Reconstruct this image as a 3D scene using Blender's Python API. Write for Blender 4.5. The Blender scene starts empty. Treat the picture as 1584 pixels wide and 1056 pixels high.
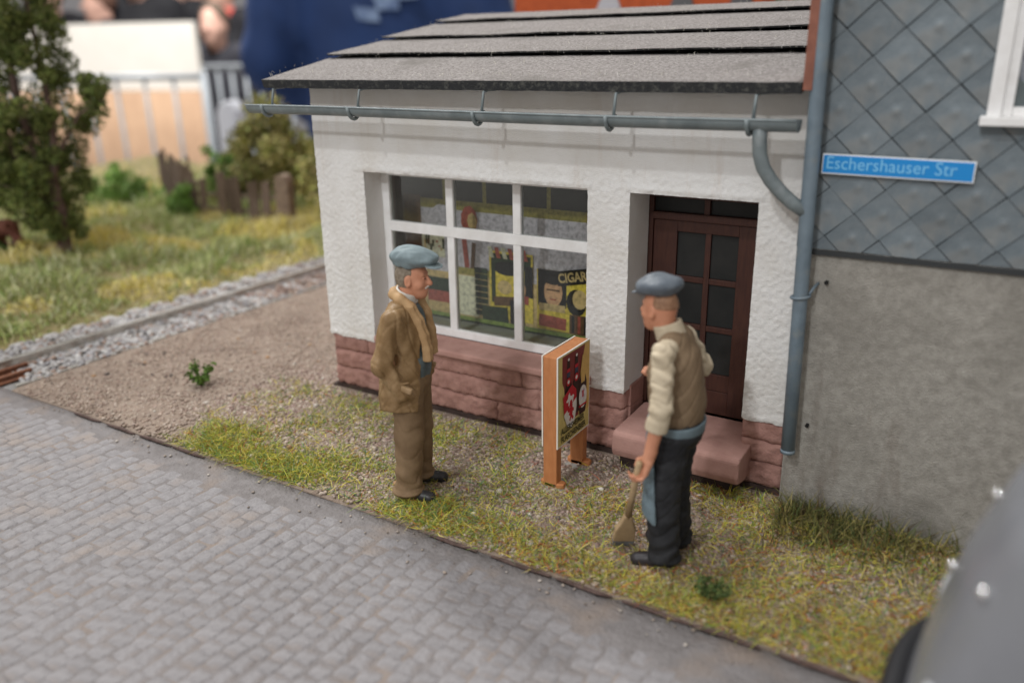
import bpy, bmesh, math, random
import numpy as np
from mathutils import Vector, Matrix, noise
R = math.radians
random.seed(7); rng = np.random.default_rng(7)
scene = bpy.context.scene
COL = scene.collection

# ------------------------------------------------------------------ camera
cam_d = bpy.data.cameras.new('camera'); cam = bpy.data.objects.new('camera', cam_d); COL.objects.link(cam)
CAM = Vector((5.0434, -5.0884, 2.8391))
AX = np.array([[0.85165068, 0.15973659, -0.49917466], [0.52390302, -0.28621449, 0.80225114], [-0.01472216, -0.94475684, -0.32744125]])
right, up, back = AX @ np.array([1, 0, 0]), AX @ np.array([0, -1, 0]), AX @ np.array([0, 0, -1])
cam.matrix_world = Matrix(((right[0], up[0], back[0], CAM[0]), (right[1], up[1], back[1], CAM[1]), (right[2], up[2], back[2], CAM[2]), (0, 0, 0, 1)))
cam_d.sensor_width = 36.0; cam_d.lens = 36 * 1290 / 1584
cam_d.clip_start = 0.05; cam_d.clip_end = 2000
cam_d.dof.use_dof = True; cam_d.dof.focus_distance = 5.75; cam_d.dof.aperture_fstop = 0.39
scene.camera = cam

# ------------------------------------------------------------------ light of the exhibition hall, plus one added fill lamp
world = bpy.data.worlds.new('World'); scene.world = world; world.use_nodes = True
bgn = world.node_tree.nodes['Background']; bgn.inputs[0].default_value = (1.0, 0.945, 0.89, 1); bgn.inputs[1].default_value = 0.57
def hall_or_fill_lamp(name, loc, target, power, size, colr):
    l = bpy.data.lights.new(name, 'AREA'); l.shape = 'DISK'; l.size = size; l.energy = power; l.color = colr
    o = bpy.data.objects.new(name, l); COL.objects.link(o); o.location = loc
    o.rotation_euler = (Vector(target) - Vector(loc)).to_track_quat('-Z', 'Y').to_euler()
hall_or_fill_lamp('hall_or_fill_lamp', (1.2, -52.5, 31.5), (1.5, 0, 1), 6200, 2.6, (.96, .98, 1))
hall_or_fill_lamp('hall_or_fill_lamp', (-2.0, -45.5, 42.5), (1.5, 0, 1), 6200, 2.6, (.97, .985, 1))
hall_or_fill_lamp('hall_or_fill_lamp', (-14.0, -8.0, 58), (0, 0, 0), 13500, 9, (.98, .99, 1))
hall_or_fill_lamp('hall_or_fill_lamp', (-60, 40, 70), (-75, 62, 0), 125000, 14, (1, .99, .97))  # extra fill lamp, added to brighten the stand behind the layout
scene.view_settings.view_transform = 'Standard'; scene.view_settings.look = 'None'
scene.view_settings.exposure = 0.20; scene.view_settings.gamma = 1.0
scene.render.film_transparent = False

# ------------------------------------------------------------------ materials
def nodes_of(m):
    m.use_nodes = True; nt = m.node_tree
    return nt, nt.nodes, nt.links
MATS = {}
def mat(name, c1, rough=.8, c2=None, scale=8.0, bump=0.0, bscale=60.0, detail=5.0, spec=.35, c3=None, metal=0.0, rand=0.0, lo=.38, hi=.64, stretch=None, bdist=.01, scale3=2.0, lo3=.55, hi3=.75, trans=0.0):
    if name in MATS: return MATS[name]
    m = bpy.data.materials.new(name); nt, N, L = nodes_of(m)
    b = N['Principled BSDF']; b.inputs['Roughness'].default_value = rough
    b.inputs['Specular IOR Level'].default_value = spec; b.inputs['Metallic'].default_value = metal
    tc = N.new('ShaderNodeTexCoord'); src = tc.outputs['Object']
    if stretch:
        mp = N.new('ShaderNodeMapping'); mp.inputs['Scale'].default_value = stretch; L.new(src, mp.inputs[0]); src = mp.outputs[0]
    out = None
    if c2 is not None:
        n = N.new('ShaderNodeTexNoise'); n.inputs['Scale'].default_value = scale; n.inputs['Detail'].default_value = detail; n.inputs['Roughness'].default_value = .62
        L.new(src, n.inputs['Vector'])
        r = N.new('ShaderNodeMapRange'); r.inputs[1].default_value = lo; r.inputs[2].default_value = hi; L.new(n.outputs[0], r.inputs[0])
        x = N.new('ShaderNodeMix'); x.data_type = 'RGBA'; x.inputs['A'].default_value = (*c1, 1); x.inputs['B'].default_value = (*c2, 1)
        L.new(r.outputs[0], x.inputs['Factor']); out = x.outputs['Result']
        if c3 is not None:
            n3 = N.new('ShaderNodeTexNoise'); n3.inputs['Scale'].default_value = scale3; n3.inputs['Detail'].default_value = 4; L.new(src, n3.inputs['Vector'])
            r3 = N.new('ShaderNodeMapRange'); r3.inputs[1].default_value = lo3; r3.inputs[2].default_value = hi3; L.new(n3.outputs[0], r3.inputs[0])
            x3 = N.new('ShaderNodeMix'); x3.data_type = 'RGBA'; x3.inputs['B'].default_value = (*c3, 1); L.new(out, x3.inputs['A']); L.new(r3.outputs[0], x3.inputs['Factor']); out = x3.outputs['Result']
    if rand:
        oi = N.new('ShaderNodeObjectInfo'); mr = N.new('ShaderNodeMapRange'); mr.inputs[3].default_value = 1 - rand; mr.inputs[4].default_value = 1 + rand; L.new(oi.outputs['Random'], mr.inputs[0])
        h = N.new('ShaderNodeHueSaturation'); L.new(mr.outputs[0], h.inputs['Value'])
        if out is not None: L.new(out, h.inputs['Color'])
        else: h.inputs['Color'].default_value = (*c1, 1)
        out = h.outputs[0]
    if out is not None: L.new(out, b.inputs['Base Color'])
    else: b.inputs['Base Color'].default_value = (*c1, 1)
    if bump:
        n2 = N.new('ShaderNodeTexNoise'); n2.inputs['Scale'].default_value = bscale; n2.inputs['Detail'].default_value = 6; L.new(src, n2.inputs['Vector'])
        bp = N.new('ShaderNodeBump'); bp.inputs['Strength'].default_value = bump; bp.inputs['Distance'].default_value = bdist; L.new(n2.outputs[0], bp.inputs['Height']); L.new(bp.outputs[0], b.inputs['Normal'])
    MATS[name] = m; return m
def attr_mat(name, rough=.8, spec=.2, subs=0.0):
    m = bpy.data.materials.new(name); nt, N, L = nodes_of(m); b = N['Principled BSDF']
    a = N.new('ShaderNodeAttribute'); a.attribute_name = 'Col'; L.new(a.outputs['Color'], b.inputs['Base Color'])
    b.inputs['Roughness'].default_value = rough; b.inputs['Specular IOR Level'].default_value = spec
    return m
def add_streaks(m, colr, stretch, scale, lo, hi, amount=.7):
    nt, N, L = nodes_of(m); b = N['Principled BSDF']; old = b.inputs['Base Color'].links[0].from_socket
    tc = N.new('ShaderNodeTexCoord'); mp = N.new('ShaderNodeMapping'); mp.inputs['Scale'].default_value = stretch; L.new(tc.outputs['Object'], mp.inputs[0])
    n = N.new('ShaderNodeTexNoise'); n.inputs['Scale'].default_value = scale; n.inputs['Detail'].default_value = 6; n.inputs['Roughness'].default_value = .65; L.new(mp.outputs[0], n.inputs['Vector'])
    r = N.new('ShaderNodeMapRange'); r.inputs[1].default_value = lo; r.inputs[2].default_value = hi; r.inputs[4].default_value = amount; L.new(n.outputs[0], r.inputs[0])
    x = N.new('ShaderNodeMix'); x.data_type = 'RGBA'; x.inputs['B'].default_value = (*colr, 1); L.new(old, x.inputs['A']); L.new(r.outputs[0], x.inputs['Factor']); L.new(x.outputs['Result'], b.inputs['Base Color']); return m
def glass_mat(name, tint=(1, 1, 1), refl=.08):
    m = bpy.data.materials.new(name); nt, N, L = nodes_of(m); N.remove(N['Principled BSDF'])
    t = N.new('ShaderNodeBsdfTransparent'); t.inputs[0].default_value = (*tint, 1)
    g = N.new('ShaderNodeBsdfGlossy'); g.inputs['Roughness'].default_value = .08
    fz = N.new('ShaderNodeFresnel'); fz.inputs[0].default_value = 1.45
    mx = N.new('ShaderNodeMixShader'); L.new(fz.outputs[0], mx.inputs[0]); L.new(t.outputs[0], mx.inputs[1]); L.new(g.outputs[0], mx.inputs[2])
    L.new(mx.outputs[0], N['Material Output'].inputs[0]); return m

M_PLASTER = mat('plaster', (.77, .765, .755), .9, (.69, .675, .65), 2.2, .8, 120, bdist=.007, c3=(.70, .67, .62), scale3=1.1, lo3=.56, hi3=.80)
M_WHITEPAINT = mat('white_paint', (.80, .80, .80), .6, (.70, .69, .68), 6, .25, 40, bdist=.004)
M_SAND = mat('sandstone', (.385, .215, .180), .9, (.295, .155, .128), 9, .7, 55, bdist=.012, c3=(.44, .26, .22), scale3=4, rand=.06)
M_SILL = mat('sandstone_smooth', (.42, .245, .208), .88, (.345, .19, .16), 6, .35, 70, bdist=.005)
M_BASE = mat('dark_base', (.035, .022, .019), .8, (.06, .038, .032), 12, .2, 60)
M_FELT = mat('roof_felt', (.20, .182, .172), .97, (.40, .372, .36), 48, 1.0, 95, bdist=.022, c3=(.20, .185, .17), scale3=3.0, lo3=.55, hi3=.8, detail=8)
M_FELTEDGE = mat('roof_felt_edge', (.028, .029, .031), .95, (.10, .10, .09), 30, .9, 80, bdist=.012, lo=.5, hi=.72)
M_ZINC = mat('zinc', (.19, .225, .235), .45, (.14, .17, .18), 5, .12, 40, spec=.5, c3=(.25, .28, .29), scale3=9)
M_PIPE = mat('downpipe_zinc', (.165, .215, .255), .45, (.12, .16, .195), 4, .1, 40, spec=.5, c3=(.20, .22, .22), scale3=9)
M_DOOR = mat('brown_door', (.058, .019, .011), .55, (.040, .012, .008), 4, .15, 50, stretch=(14, 14, 2), spec=.4)
M_DARKGLASS = mat('door_glass', (.018, .019, .019), .35, (.028, .028, .027), 3, spec=.15)
M_CONC = mat('concrete', (.36, .342, .308), .95, (.275, .26, .232), 24, .85, 120, bdist=.012, c3=(.20, .188, .165), scale3=1.9, lo3=.52, hi3=.78, detail=7)
M_SLATE = mat('slate', (.125, .155, .175), .55, (.165, .19, .205), 7, .35, 30, bdist=.008, c3=(.20, .195, .18), scale3=4, lo3=.52, hi3=.78, rand=.12, spec=.4)
add_streaks(M_CONC, (.15, .11, .085), (4.2, 4.2, .8), 1.15, .56, .76, .65); add_streaks(M_PLASTER, (.55, .46, .39), (5, 5, .7), 1.6, .56, .82, .55); add_streaks(M_SLATE, (.26, .25, .235), (6, 6, 3), 3, .62, .80, .45)
M_SLATEGAP = mat('slate_backing', (.03, .034, .038), .9)
M_SOIL = mat('soil', (.20, .15, .115), .97, (.125, .09, .07), 5, .9, 60, bdist=.02, c3=(.27, .215, .17), scale3=2.2, lo3=.5, hi3=.7)
M_SANDY = mat('sandy_yard', (.305, .242, .195), .97, (.25, .19, .150), 9, 1.0, 70, bdist=.02, c3=(.165, .122, .098), scale3=1.3, lo3=.55, hi3=.78, detail=8)
M_ROAD = mat('road_grout', (.205, .191, .190), .85, (.155, .142, .139), 9, .9, 40, bdist=.014, c3=(.24, .195, .165), scale3=2.8, lo3=.50, hi3=.72)
M_COBBLE = mat('cobble', (.236, .226, .231), .72, (.184, .174, .178), 14, .8, 45, bdist=.012, rand=.07, c3=(.245, .205, .18), scale3=3.2, lo3=.52, hi3=.76)
M_MEADOW = mat('meadow_soil', (.17, .15, .06), .97, (.25, .20, .10), 3, .5, 30)
M_BALLAST = attr_mat('ballast', .9)
M_SLEEPER = mat('sleeper_grey', (.40, .39, .385), .9, (.30, .29, .285), 8, .5, 40)
M_RAIL = mat('rail_steel', (.62, .60, .56), .22, (.46, .44, .40), 5, spec=.6, metal=.6)
M_RAILSIDE = mat('rail_painted_side', (.36, .365, .375), .6, (.25, .25, .25), 6, metal=0)
M_RUST = mat('rust', (.20, .085, .045), .85, (.12, .05, .03), 20, .4, 60)
M_ORANGE = mat('orange_wood', (.52, .215, .085), .5, (.45, .175, .065), 8, .1, 40, stretch=(3, 3, 1), spec=.4)
M_STONEBASE = mat('foot_glue', (.30, .29, .27), .5, (.24, .23, .2), 20)
M_SKIN = mat('painted_skin', (.56, .265, .165), .55, (.50, .215, .125), 7, spec=.35)
M_GRASS = attr_mat('grass_fibre', .75, .3)
M_LEAF = attr_mat('leaf', .8, .2)
M_STONE = attr_mat('pebble', .85, .3)
M_BARK = mat('bark', (.085, .055, .045), .95, (.13, .085, .07), 12, .7, 40)
M_PLANK = mat('old_plank', (.20, .145, .115), .92, (.13, .09, .07), 5, .5, 30, stretch=(9, 9, 1.5), rand=.22)
M_POST = mat('stone_post', (.27, .20, .15), .95, (.15, .105, .08), 9, .8, 40)
def flat(name, c, rough=.7, spec=.3): return mat(name, c, rough, None, spec=spec)

# ------------------------------------------------------------------ mesh helpers
class MB:
    def __init__(s): s.v = []; s.f = []; s.m = []; s.cur = 0
    def add(s, vs, fs):
        o = len(s.v); s.v += [tuple(map(float, q)) for q in vs]
        for q in fs: s.f.append([i + o for i in q]); s.m.append(s.cur)
    def box(s, x0, x1, y0, y1, z0, z1, j=0.0):
        vs = [(x, y, z) for z in (z0, z1) for y in (y0, y1) for x in (x0, x1)]
        if j: vs = [tuple(c + random.uniform(-j, j) for c in q) for q in vs]
        s.add(vs, [(0, 2, 3, 1), (4, 5, 7, 6), (0, 1, 5, 4), (2, 6, 7, 3), (0, 4, 6, 2), (1, 3, 7, 5)]); return s
    def tube(s, pts, rad, n=10, caps=True):
        pts = [Vector(p) for p in pts]; k = len(pts)
        if not hasattr(rad, '__len__'): rad = [rad] * k
        rings = []; prev = None
        for i, p in enumerate(pts):
            t = (pts[min(i + 1, k - 1)] - pts[max(i - 1, 0)]).normalized()
            if prev is None:
                a = Vector((0, 0, 1)) if abs(t.z) < .9 else Vector((1, 0, 0)); u = t.cross(a).normalized()
            else: u = (prev - t * prev.dot(t)).normalized()
            prev = u; w = t.cross(u)
            rings.append([p + (u * math.cos(2 * math.pi * q / n) + w * math.sin(2 * math.pi * q / n)) * rad[i] for q in range(n)])
        vs = [tuple(q) for r in rings for q in r]; fs = []
        for i in range(k - 1):
            for q in range(n):
                a, b = i * n + q, i * n + (q + 1) % n; fs.append((a, b, b + n, a + n))
        if caps: fs += [tuple(range(n - 1, -1, -1)), tuple(range((k - 1) * n, k * n))]
        s.add(vs, fs); return s
    def prism(s, poly, fn, d0, d1):                      # poly in (u,v); fn(u,v,d) -> xyz
        n = len(poly)
        vs = [fn(u, v, d0) for u, v in poly] + [fn(u, v, d1) for u, v in poly]
        s.add(vs, [tuple(range(n - 1, -1, -1)), tuple(range(n, 2 * n))] + [(i, (i + 1) % n, (i + 1) % n + n, i + n) for i in range(n)]); return s
    def build(s, name, mats, parent=None, smooth=False, bevel=0.0, seg=2, loc=None):
        me = bpy.data.meshes.new(name); me.from_pydata(s.v, [], s.f)
        if not isinstance(mats, (list, tuple)): mats = [mats]
        for q in mats: me.materials.append(q)
        if len(mats) > 1: me.polygons.foreach_set('material_index', s.m)
        bm = bmesh.new(); bm.from_mesh(me); bmesh.ops.recalc_face_normals(bm, faces=bm.faces)
        if bevel: bmesh.ops.bevel(bm, geom=bm.edges[:], offset=bevel, segments=seg, affect='EDGES', profile=.6)
        bm.to_mesh(me); bm.free()
        if smooth: me.polygons.foreach_set('use_smooth', [True] * len(me.polygons))
        return link(name, me, parent, loc)
def link(name, me, parent=None, loc=None):
    o = bpy.data.objects.new(name, me); COL.objects.link(o); o.parent = parent
    if loc is not None: o.location = loc
    return o
def np_mesh(name, V, F, mats, parent=None, smooth=False, col=None, kind=None):
    me = bpy.data.meshes.new(name); V = np.asarray(V, np.float32); F = np.asarray(F, np.int32); k = F.shape[1]
    me.vertices.add(len(V)); me.vertices.foreach_set('co', V.ravel())
    me.loops.add(F.size); me.loops.foreach_set('vertex_index', F.ravel())
    me.polygons.add(len(F)); me.polygons.foreach_set('loop_start', np.arange(0, F.size, k, dtype=np.int32)); me.polygons.foreach_set('loop_total', np.full(len(F), k, np.int32))
    if smooth: me.polygons.foreach_set('use_smooth', np.ones(len(F), bool))
    me.update(calc_edges=True)
    if col is not None:
        a = me.attributes.new('Col', 'FLOAT_COLOR', 'POINT'); c4 = np.ones((len(V), 4), np.float32); c4[:, :3] = col; a.data.foreach_set('color', c4.ravel())
    for q in (mats if isinstance(mats, (list, tuple)) else [mats]): me.materials.append(q)
    o = link(name, me, parent)
    if kind: o['kind'] = kind
    return o
def empty(name, loc, rz=0.0, parent=None):
    o = bpy.data.objects.new(name, None); COL.objects.link(o); o.location = loc; o.rotation_euler = (0, 0, rz); o.parent = parent; o.empty_display_size = .1; return o
def tag(o, label=None, cat=None, group=None, kind=None):
    if label: o['label'] = label
    if cat: o['category'] = cat
    if group: o['group'] = group
    if kind: o['kind'] = kind
    return o
def text_polys(body, size, bold=0.0):
    cu = bpy.data.curves.new('lettering', 'FONT'); cu.body = body; cu.size = size; cu.resolution_u = 3; cu.offset = bold
    o = bpy.data.objects.new('lettering', cu); COL.objects.link(o); dg = bpy.context.evaluated_depsgraph_get()
    me = bpy.data.meshes.new_from_object(o.evaluated_get(dg)); vs = [tuple(v.co) for v in me.vertices]; fs = [tuple(p.vertices) for p in me.polygons]
    bpy.data.objects.remove(o); bpy.data.meshes.remove(me); bpy.data.curves.remove(cu); return vs, fs
def fnoise(x, y, z=0.0, f=1.0): return noise.noise((x * f, y * f, z * f))

# signed-distance sculpting: smooth unions meshed with surface nets
def v3(*a): return np.array(a, np.float32)
def cone(P, a, b, ra, rb):
    a, b = v3(*a), v3(*b); ba = b - a; h = np.clip(((P - a) @ ba) / (ba @ ba), 0, 1)
    return np.linalg.norm(P - a - h[:, None] * ba, axis=1) - (ra + (rb - ra) * h)
def ell(P, c, r, rot=None):
    q = P - v3(*c)
    if rot is not None: q = q @ np.array(Matrix.Rotation(rot[1], 3, rot[0]), np.float32)
    r = v3(*r); k0 = np.linalg.norm(q / r, axis=1); k1 = np.linalg.norm(q / (r * r), axis=1) + 1e-9
    return k0 * (k0 - 1) / k1
def sbox(P, c, r, rd=.01, rot=None):
    q = P - v3(*c)
    if rot is not None: q = q @ np.array(Matrix.Rotation(rot[1], 3, rot[0]), np.float32)
    q = np.abs(q) - (v3(*r) - rd)
    return np.linalg.norm(np.maximum(q, 0), axis=1) + np.minimum(q.max(axis=1), 0) - rd
def smin(a, b, k): h = np.clip(.5 + .5 * (b - a) / k, 0, 1); return b + (a - b) * h - k * h * (1 - h)
def su(k, *ds):
    d = ds[0]
    for e in ds[1:]: d = smin(d, e, k)
    return d
def ssub(a, b, k=.01): return -smin(-a, b, k)
def crease(P, w, ph, amp, sharp=.22):
    return amp * np.exp(-(np.sin(P @ v3(*w) + ph) / sharp) ** 2)
def waves(P, amp, f, seed=0):
    r = np.random.default_rng(seed); d = np.zeros(len(P), np.float32)
    for i in range(7):
        w = r.normal(size=3) * f * (1 + .5 * i / 3); d += np.sin(P @ w.astype(np.float32) + r.uniform(0, 6.28)) * amp / (1 + .25 * i)
    return d * .4
def sdf_mesh(fn, lo, hi, h):
    lo = np.array(lo, float); n = np.ceil((np.array(hi) - lo) / h).astype(int) + 1
    ax = [lo[i] + h * np.arange(n[i]) for i in range(3)]
    G = np.stack(np.meshgrid(*ax, indexing='ij'), -1).reshape(-1, 3).astype(np.float32)
    D = np.concatenate([fn(G[i:i + 300000]) for i in range(0, len(G), 300000)]).reshape(n)
    S = D < 0; nc = n - 1
    cnt = np.zeros(nc, int); pos = np.zeros((*nc, 3)); 
    corners = [(i, j, k) for i in (0, 1) for j in (0, 1) for k in (0, 1)]
    sl = lambda c: tuple(slice(c[i], c[i] + nc[i]) for i in range(3))
    for a in range(3):
        for c in corners:
            if c[a]: continue
            d = list(c); d[a] = 1; d = tuple(d); A, B = D[sl(c)], D[sl(d)]; x = S[sl(c)] != S[sl(d)]
            t = np.where(x, A / np.where(x, A - B, 1), 0)
            for i in range(3): pos[..., i] += np.where(x, c[i] + (t if i == a else 0), 0)
            cnt += x
    act = cnt > 0; idx = -np.ones(nc, int); idx[act] = np.arange(act.sum()); I = np.argwhere(act)
    V = lo + h * (I + pos[act] / cnt[act][:, None]); F = []
    for a in range(3):
        b, c = (a + 1) % 3, (a + 2) % 3
        s0 = [slice(None)] * 3; s1 = [slice(None)] * 3; s0[a] = slice(0, -1); s1[a] = slice(1, None)
        E = np.argwhere(S[tuple(s0)] != S[tuple(s1)]); E = E[(E[:, b] > 0) & (E[:, c] > 0) & (E[:, b] < nc[b]) & (E[:, c] < nc[c])]
        if not len(E): continue
        def at(db, dc): q = E.copy(); q[:, b] -= db; q[:, c] -= dc; return idx[q[:, 0], q[:, 1], q[:, 2]]
        q = np.stack([at(1, 1), at(0, 1), at(0, 0), at(1, 0)], 1); inside = S[E[:, 0], E[:, 1], E[:, 2]]
        q[~inside] = q[~inside][:, ::-1]; F.append(q)
    return V, np.concatenate(F)
def sculpt(name, fn, lo, hi, h, m, parent=None, post=None):
    V, F = sdf_mesh(fn, lo, hi, h)
    return np_mesh(name, V, F, m, parent, smooth=True)

# scatter helpers
ICO = None
def ico():
    global ICO
    if ICO is None:
        bm = bmesh.new(); bmesh.ops.create_icosphere(bm, subdivisions=1, radius=1); ICO = (np.array([v.co[:] for v in bm.verts]), np.array([[v.index for v in f.verts] for f in bm.faces])); bm.free()
    return ICO
def stones(name, pts, size, palette, parent=None, flatten=.7, m=None, kind='stuff', mat_=None):
    V0, F0 = ico(); n = len(pts); pts = np.asarray(pts)
    sc = size * rng.uniform(.6, 1.5, (n, 1, 1)) * rng.uniform(.7, 1.3, (n, 1, 3)); sc[..., 2] *= flatten
    V = V0[None] * sc * rng.uniform(.8, 1.2, (n, len(V0), 1)); a = rng.uniform(0, 6.28, n); c, s = np.cos(a)[:, None], np.sin(a)[:, None]
    x, y = V[..., 0] * c - V[..., 1] * s, V[..., 0] * s + V[..., 1] * c; V = np.stack([x, y, V[..., 2]], -1) + pts[:, None]
    F = F0[None] + (np.arange(n) * len(V0))[:, None, None]
    pal = np.array(palette); col = pal[rng.integers(0, len(pal), n)] * rng.uniform(.75, 1.2, (n, 1)); col = np.repeat(col, len(V0), 0)
    return np_mesh(name, V.reshape(-1, 3), F.reshape(-1, 3), mat_ or M_STONE, parent, col=col, kind=kind)
def blades(name, pts, length, width, palette, lean=.6, parent=None, kind='stuff', weights=None, lie=0.0):
    n = len(pts); pts = np.asarray(pts); L = length * rng.uniform(.5, 1.4, n) if np.isscalar(length) else length
    a = rng.uniform(0, 6.28, n); ln = np.abs(rng.normal(0, lean, n)) + lie; ln = np.clip(ln, 0, 1.45)
    d = np.stack([np.cos(a) * np.sin(ln), np.sin(a) * np.sin(ln), np.cos(ln)], -1)
    b2 = rng.uniform(0, 6.28, n); curl = np.stack([np.cos(b2), np.sin(b2), -.3 + 0 * a], -1) * .35
    side = np.cross(d, rng.normal(size=(n, 3))); side /= np.linalg.norm(side, axis=1)[:, None] + 1e-9; side *= (width * rng.uniform(.6, 1.4, n))[:, None] * .5
    p1 = pts + d * (L * .5)[:, None]; p2 = pts + (d + curl) * L[:, None]; p2[:, 2] = np.maximum(p2[:, 2], pts[:, 2] + .006)
    V = np.stack([pts - side, pts + side, p1 - side * .9, p1 + side * .9, p2], 1).reshape(-1, 3)
    o = (np.arange(n) * 5)[:, None]; F = np.concatenate([o + [0, 1, 3], o + [0, 3, 2], o + [2, 3, 4]], 0)
    pal = np.array(palette); ci = rng.choice(len(pal), n, p=weights) if weights is not None else rng.integers(0, len(pal), n)
    col = np.repeat(pal[ci] * rng.uniform(.75, 1.25, (n, 1)), 5, 0)
    return np_mesh(name, V, F, M_GRASS, parent, col=col, kind=kind)
def leaf_cloud(name, centres, radii, per, size, palette, parent=None, kind=None):
    C = np.asarray(centres, float); Rr = np.asarray(radii, float); n = len(C) * per; ci = np.repeat(np.arange(len(C)), per)
    d = rng.normal(size=(n, 3)); d /= np.linalg.norm(d, axis=1)[:, None]; r = rng.uniform(.25, 1, n) ** .6
    p = C[ci] + d * (r * Rr[ci])[:, None]; p[:, 2] = np.maximum(p[:, 2], .02)
    u = rng.normal(size=(n, 3)); u /= np.linalg.norm(u, axis=1)[:, None]; w = np.cross(u, rng.normal(size=(n, 3))); w /= np.linalg.norm(w, axis=1)[:, None]
    s = (size * rng.uniform(.5, 1.5, n))[:, None]; V = np.stack([p - u * s, p - w * s * .55, p + u * s, p + w * s * .55 + u * 0], 1).reshape(-1, 3)
    F = (np.arange(n) * 4)[:, None] + np.array([0, 1, 2, 3]); pal = np.array(palette)
    tint = rng.uniform(.75, 1.3, len(C))[ci]
    col = np.repeat(pal[rng.integers(0, len(pal), n)] * (rng.uniform(.8, 1.2, n) * tint)[:, None], 4, 0)
    return np_mesh(name, V, F, M_LEAF, parent, col=col, kind=kind)

# ================================================================== SETTING
def sheet(name, x0, x1, y0, y1, m, hfn, step, kind='structure', skirt=.12):
    nx, ny = max(2, int((x1 - x0) / step) + 1), max(2, int((y1 - y0) / step) + 1)
    xs, ys = np.linspace(x0, x1, nx), np.linspace(y0, y1, ny)
    V = [(x, y, hfn(x, y)) for y in ys for x in xs]; F = [(j * nx + i, j * nx + i + 1, (j + 1) * nx + i + 1, (j + 1) * nx + i) for j in range(ny - 1) for i in range(nx - 1)]
    rim = [i for i in range(nx)] + [j * nx + nx - 1 for j in range(1, ny)] + [(ny - 1) * nx + i for i in range(nx - 2, -1, -1)] + [j * nx for j in range(ny - 2, 0, -1)]
    o = len(V); V += [(V[i][0], V[i][1], V[i][2] - skirt) for i in rim]; k = len(rim)
    F += [(rim[i], o + i, o + (i + 1) % k, rim[(i + 1) % k]) for i in range(k)]
    ob = np_mesh(name, V, F, m, None, smooth=False)
    me = ob.data; sm = np.zeros(len(F), bool); sm[:len(F) - k] = True; me.polygons.foreach_set('use_smooth', sm)
    return tag(ob, kind=kind)
board = MB().box(-17, 10, -6.5, 10.5, -.7, -.05).build('ground', M_SOIL); tag(board, kind='structure')
def yard_h(x, y):
    e = .006 * fnoise(x, y, 1, 3) + .004 * fnoise(x, y, 2, 14)
    crumble = max(0, (-1.36 - y) / .16) * (.5 + .6 * fnoise(x, 3, 5, 1.3)) * .02
    return .016 + e - crumble
tag(sheet('yard', -2.54, 8.0, -1.52, 6.0, M_SANDY, yard_h, .07), kind='structure')
def meadow_h(x, y):
    t = min(1, max(0, (-3.75 - x) / 1.2)); return -.03 + t * (.11 + .10 * fnoise(x, y, 4, .9) + .10 * fnoise(x, y, 8, 2.2))
sheet('meadow', -17, -3.45, -6.5, 10.4, M_MEADOW, meadow_h, .2)
sheet('track_bed', -3.75, -2.5, -1.5, 10.4, mat('bed_grit', (.33, .32, .31), .95, (.22, .21, .2), 20, .8, 60), lambda x, y: -.015, .6)
def road_h(x, y): return .004 * fnoise(x, y, 0, 2) - .002
road = sheet('road', -17, 9, -6.5, -1.515, M_ROAD, road_h, .12)
sheet('hall_floor', -420, 420, -120, 600, mat('hall_floor', (.25, .24, .235), .6, (.2, .2, .2), .05), lambda x, y: -23.5, 80)

# cobbles: rows run across the road
def cobble_mesh(seed):
    r = random.Random(seed); tt = (-1, -.84, -.42, 0, .42, .84, 1); n = 7; vs = []
    tu, tv = r.uniform(-.12, .12), r.uniform(-.12, .12)
    for j in range(n):
        for i in range(n):
            u, v = tt[i], tt[j]; k = 1 - .11 * (abs(u * v)) ** 1.5; rim = max(abs(u), abs(v)); jit = .028 if rim > .5 else .01
            h = (.95 - .55 * rim ** 3 + tu * u + tv * v + r.uniform(-.10, .10)) if rim < 1 else -.30
            vs.append((u * .515 * k + r.uniform(-jit, jit), v * .515 * k + r.uniform(-jit, jit), h))
    fs = [(j * n + i, j * n + i + 1, (j + 1) * n + i + 1, (j + 1) * n + i) for j in range(n - 1) for i in range(n - 1)]
    return [(a * PX, c * PY, h * .0125) for a, c, h in vs], fs
PX, PY = .118, .104
CM = [cobble_mesh(s) for s in range(8)]; cob = []
for i in range(-80, 26):
    for j in range(0, 44):
        x = 2 + i * PX; y = -1.62 - (j + (.5 if i % 2 else 0) + random.uniform(-.13, .13)) * PY + .02 * fnoise(x, 0, 3, 1.2); x += random.uniform(-.012, .012) + .05 * fnoise(x, y, 3, .6)
        v = AX.T @ (np.array((x, y, 0)) - np.array(CAM))
        if v[2] < .6 or abs(v[0] / v[2]) > 1.05 or v[1] / v[2] > .85: continue
        shown = abs(v[0] / v[2]) < .63 and v[1] / v[2] < .43
        edge = min(1, max(0, (-1.61 - y + .20 * fnoise(x, y, 9, .8)) / .42)); wear = .5 + .5 * min(1, max(0, .6 + 1.2 * fnoise(x, y, 5, .8)))
        hh = .0092 * edge * wear * (1 - .55 * max(0, min(1, (x - 3.0) / 1.2)))
        if hh < .0022: continue
        cob.append((v[2] + (0 if shown else 100), x, y, hh, random.randrange(8), random.choice((0, math.pi / 2, math.pi)) + random.uniform(-.1, .1), random.uniform(.90, 1.10)))
cob.sort()
for k, (d, x, y, hh, s, a, g) in enumerate(cob[:300]):
    if k < 8:
        me = bpy.data.meshes.new('cobble'); me.from_pydata(CM[k][0], [], CM[k][1]); me.polygons.foreach_set('use_smooth', [True] * len(me.polygons)); me.materials.append(M_COBBLE)
        if k == 0: cme = []
        cme.append(me)
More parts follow.
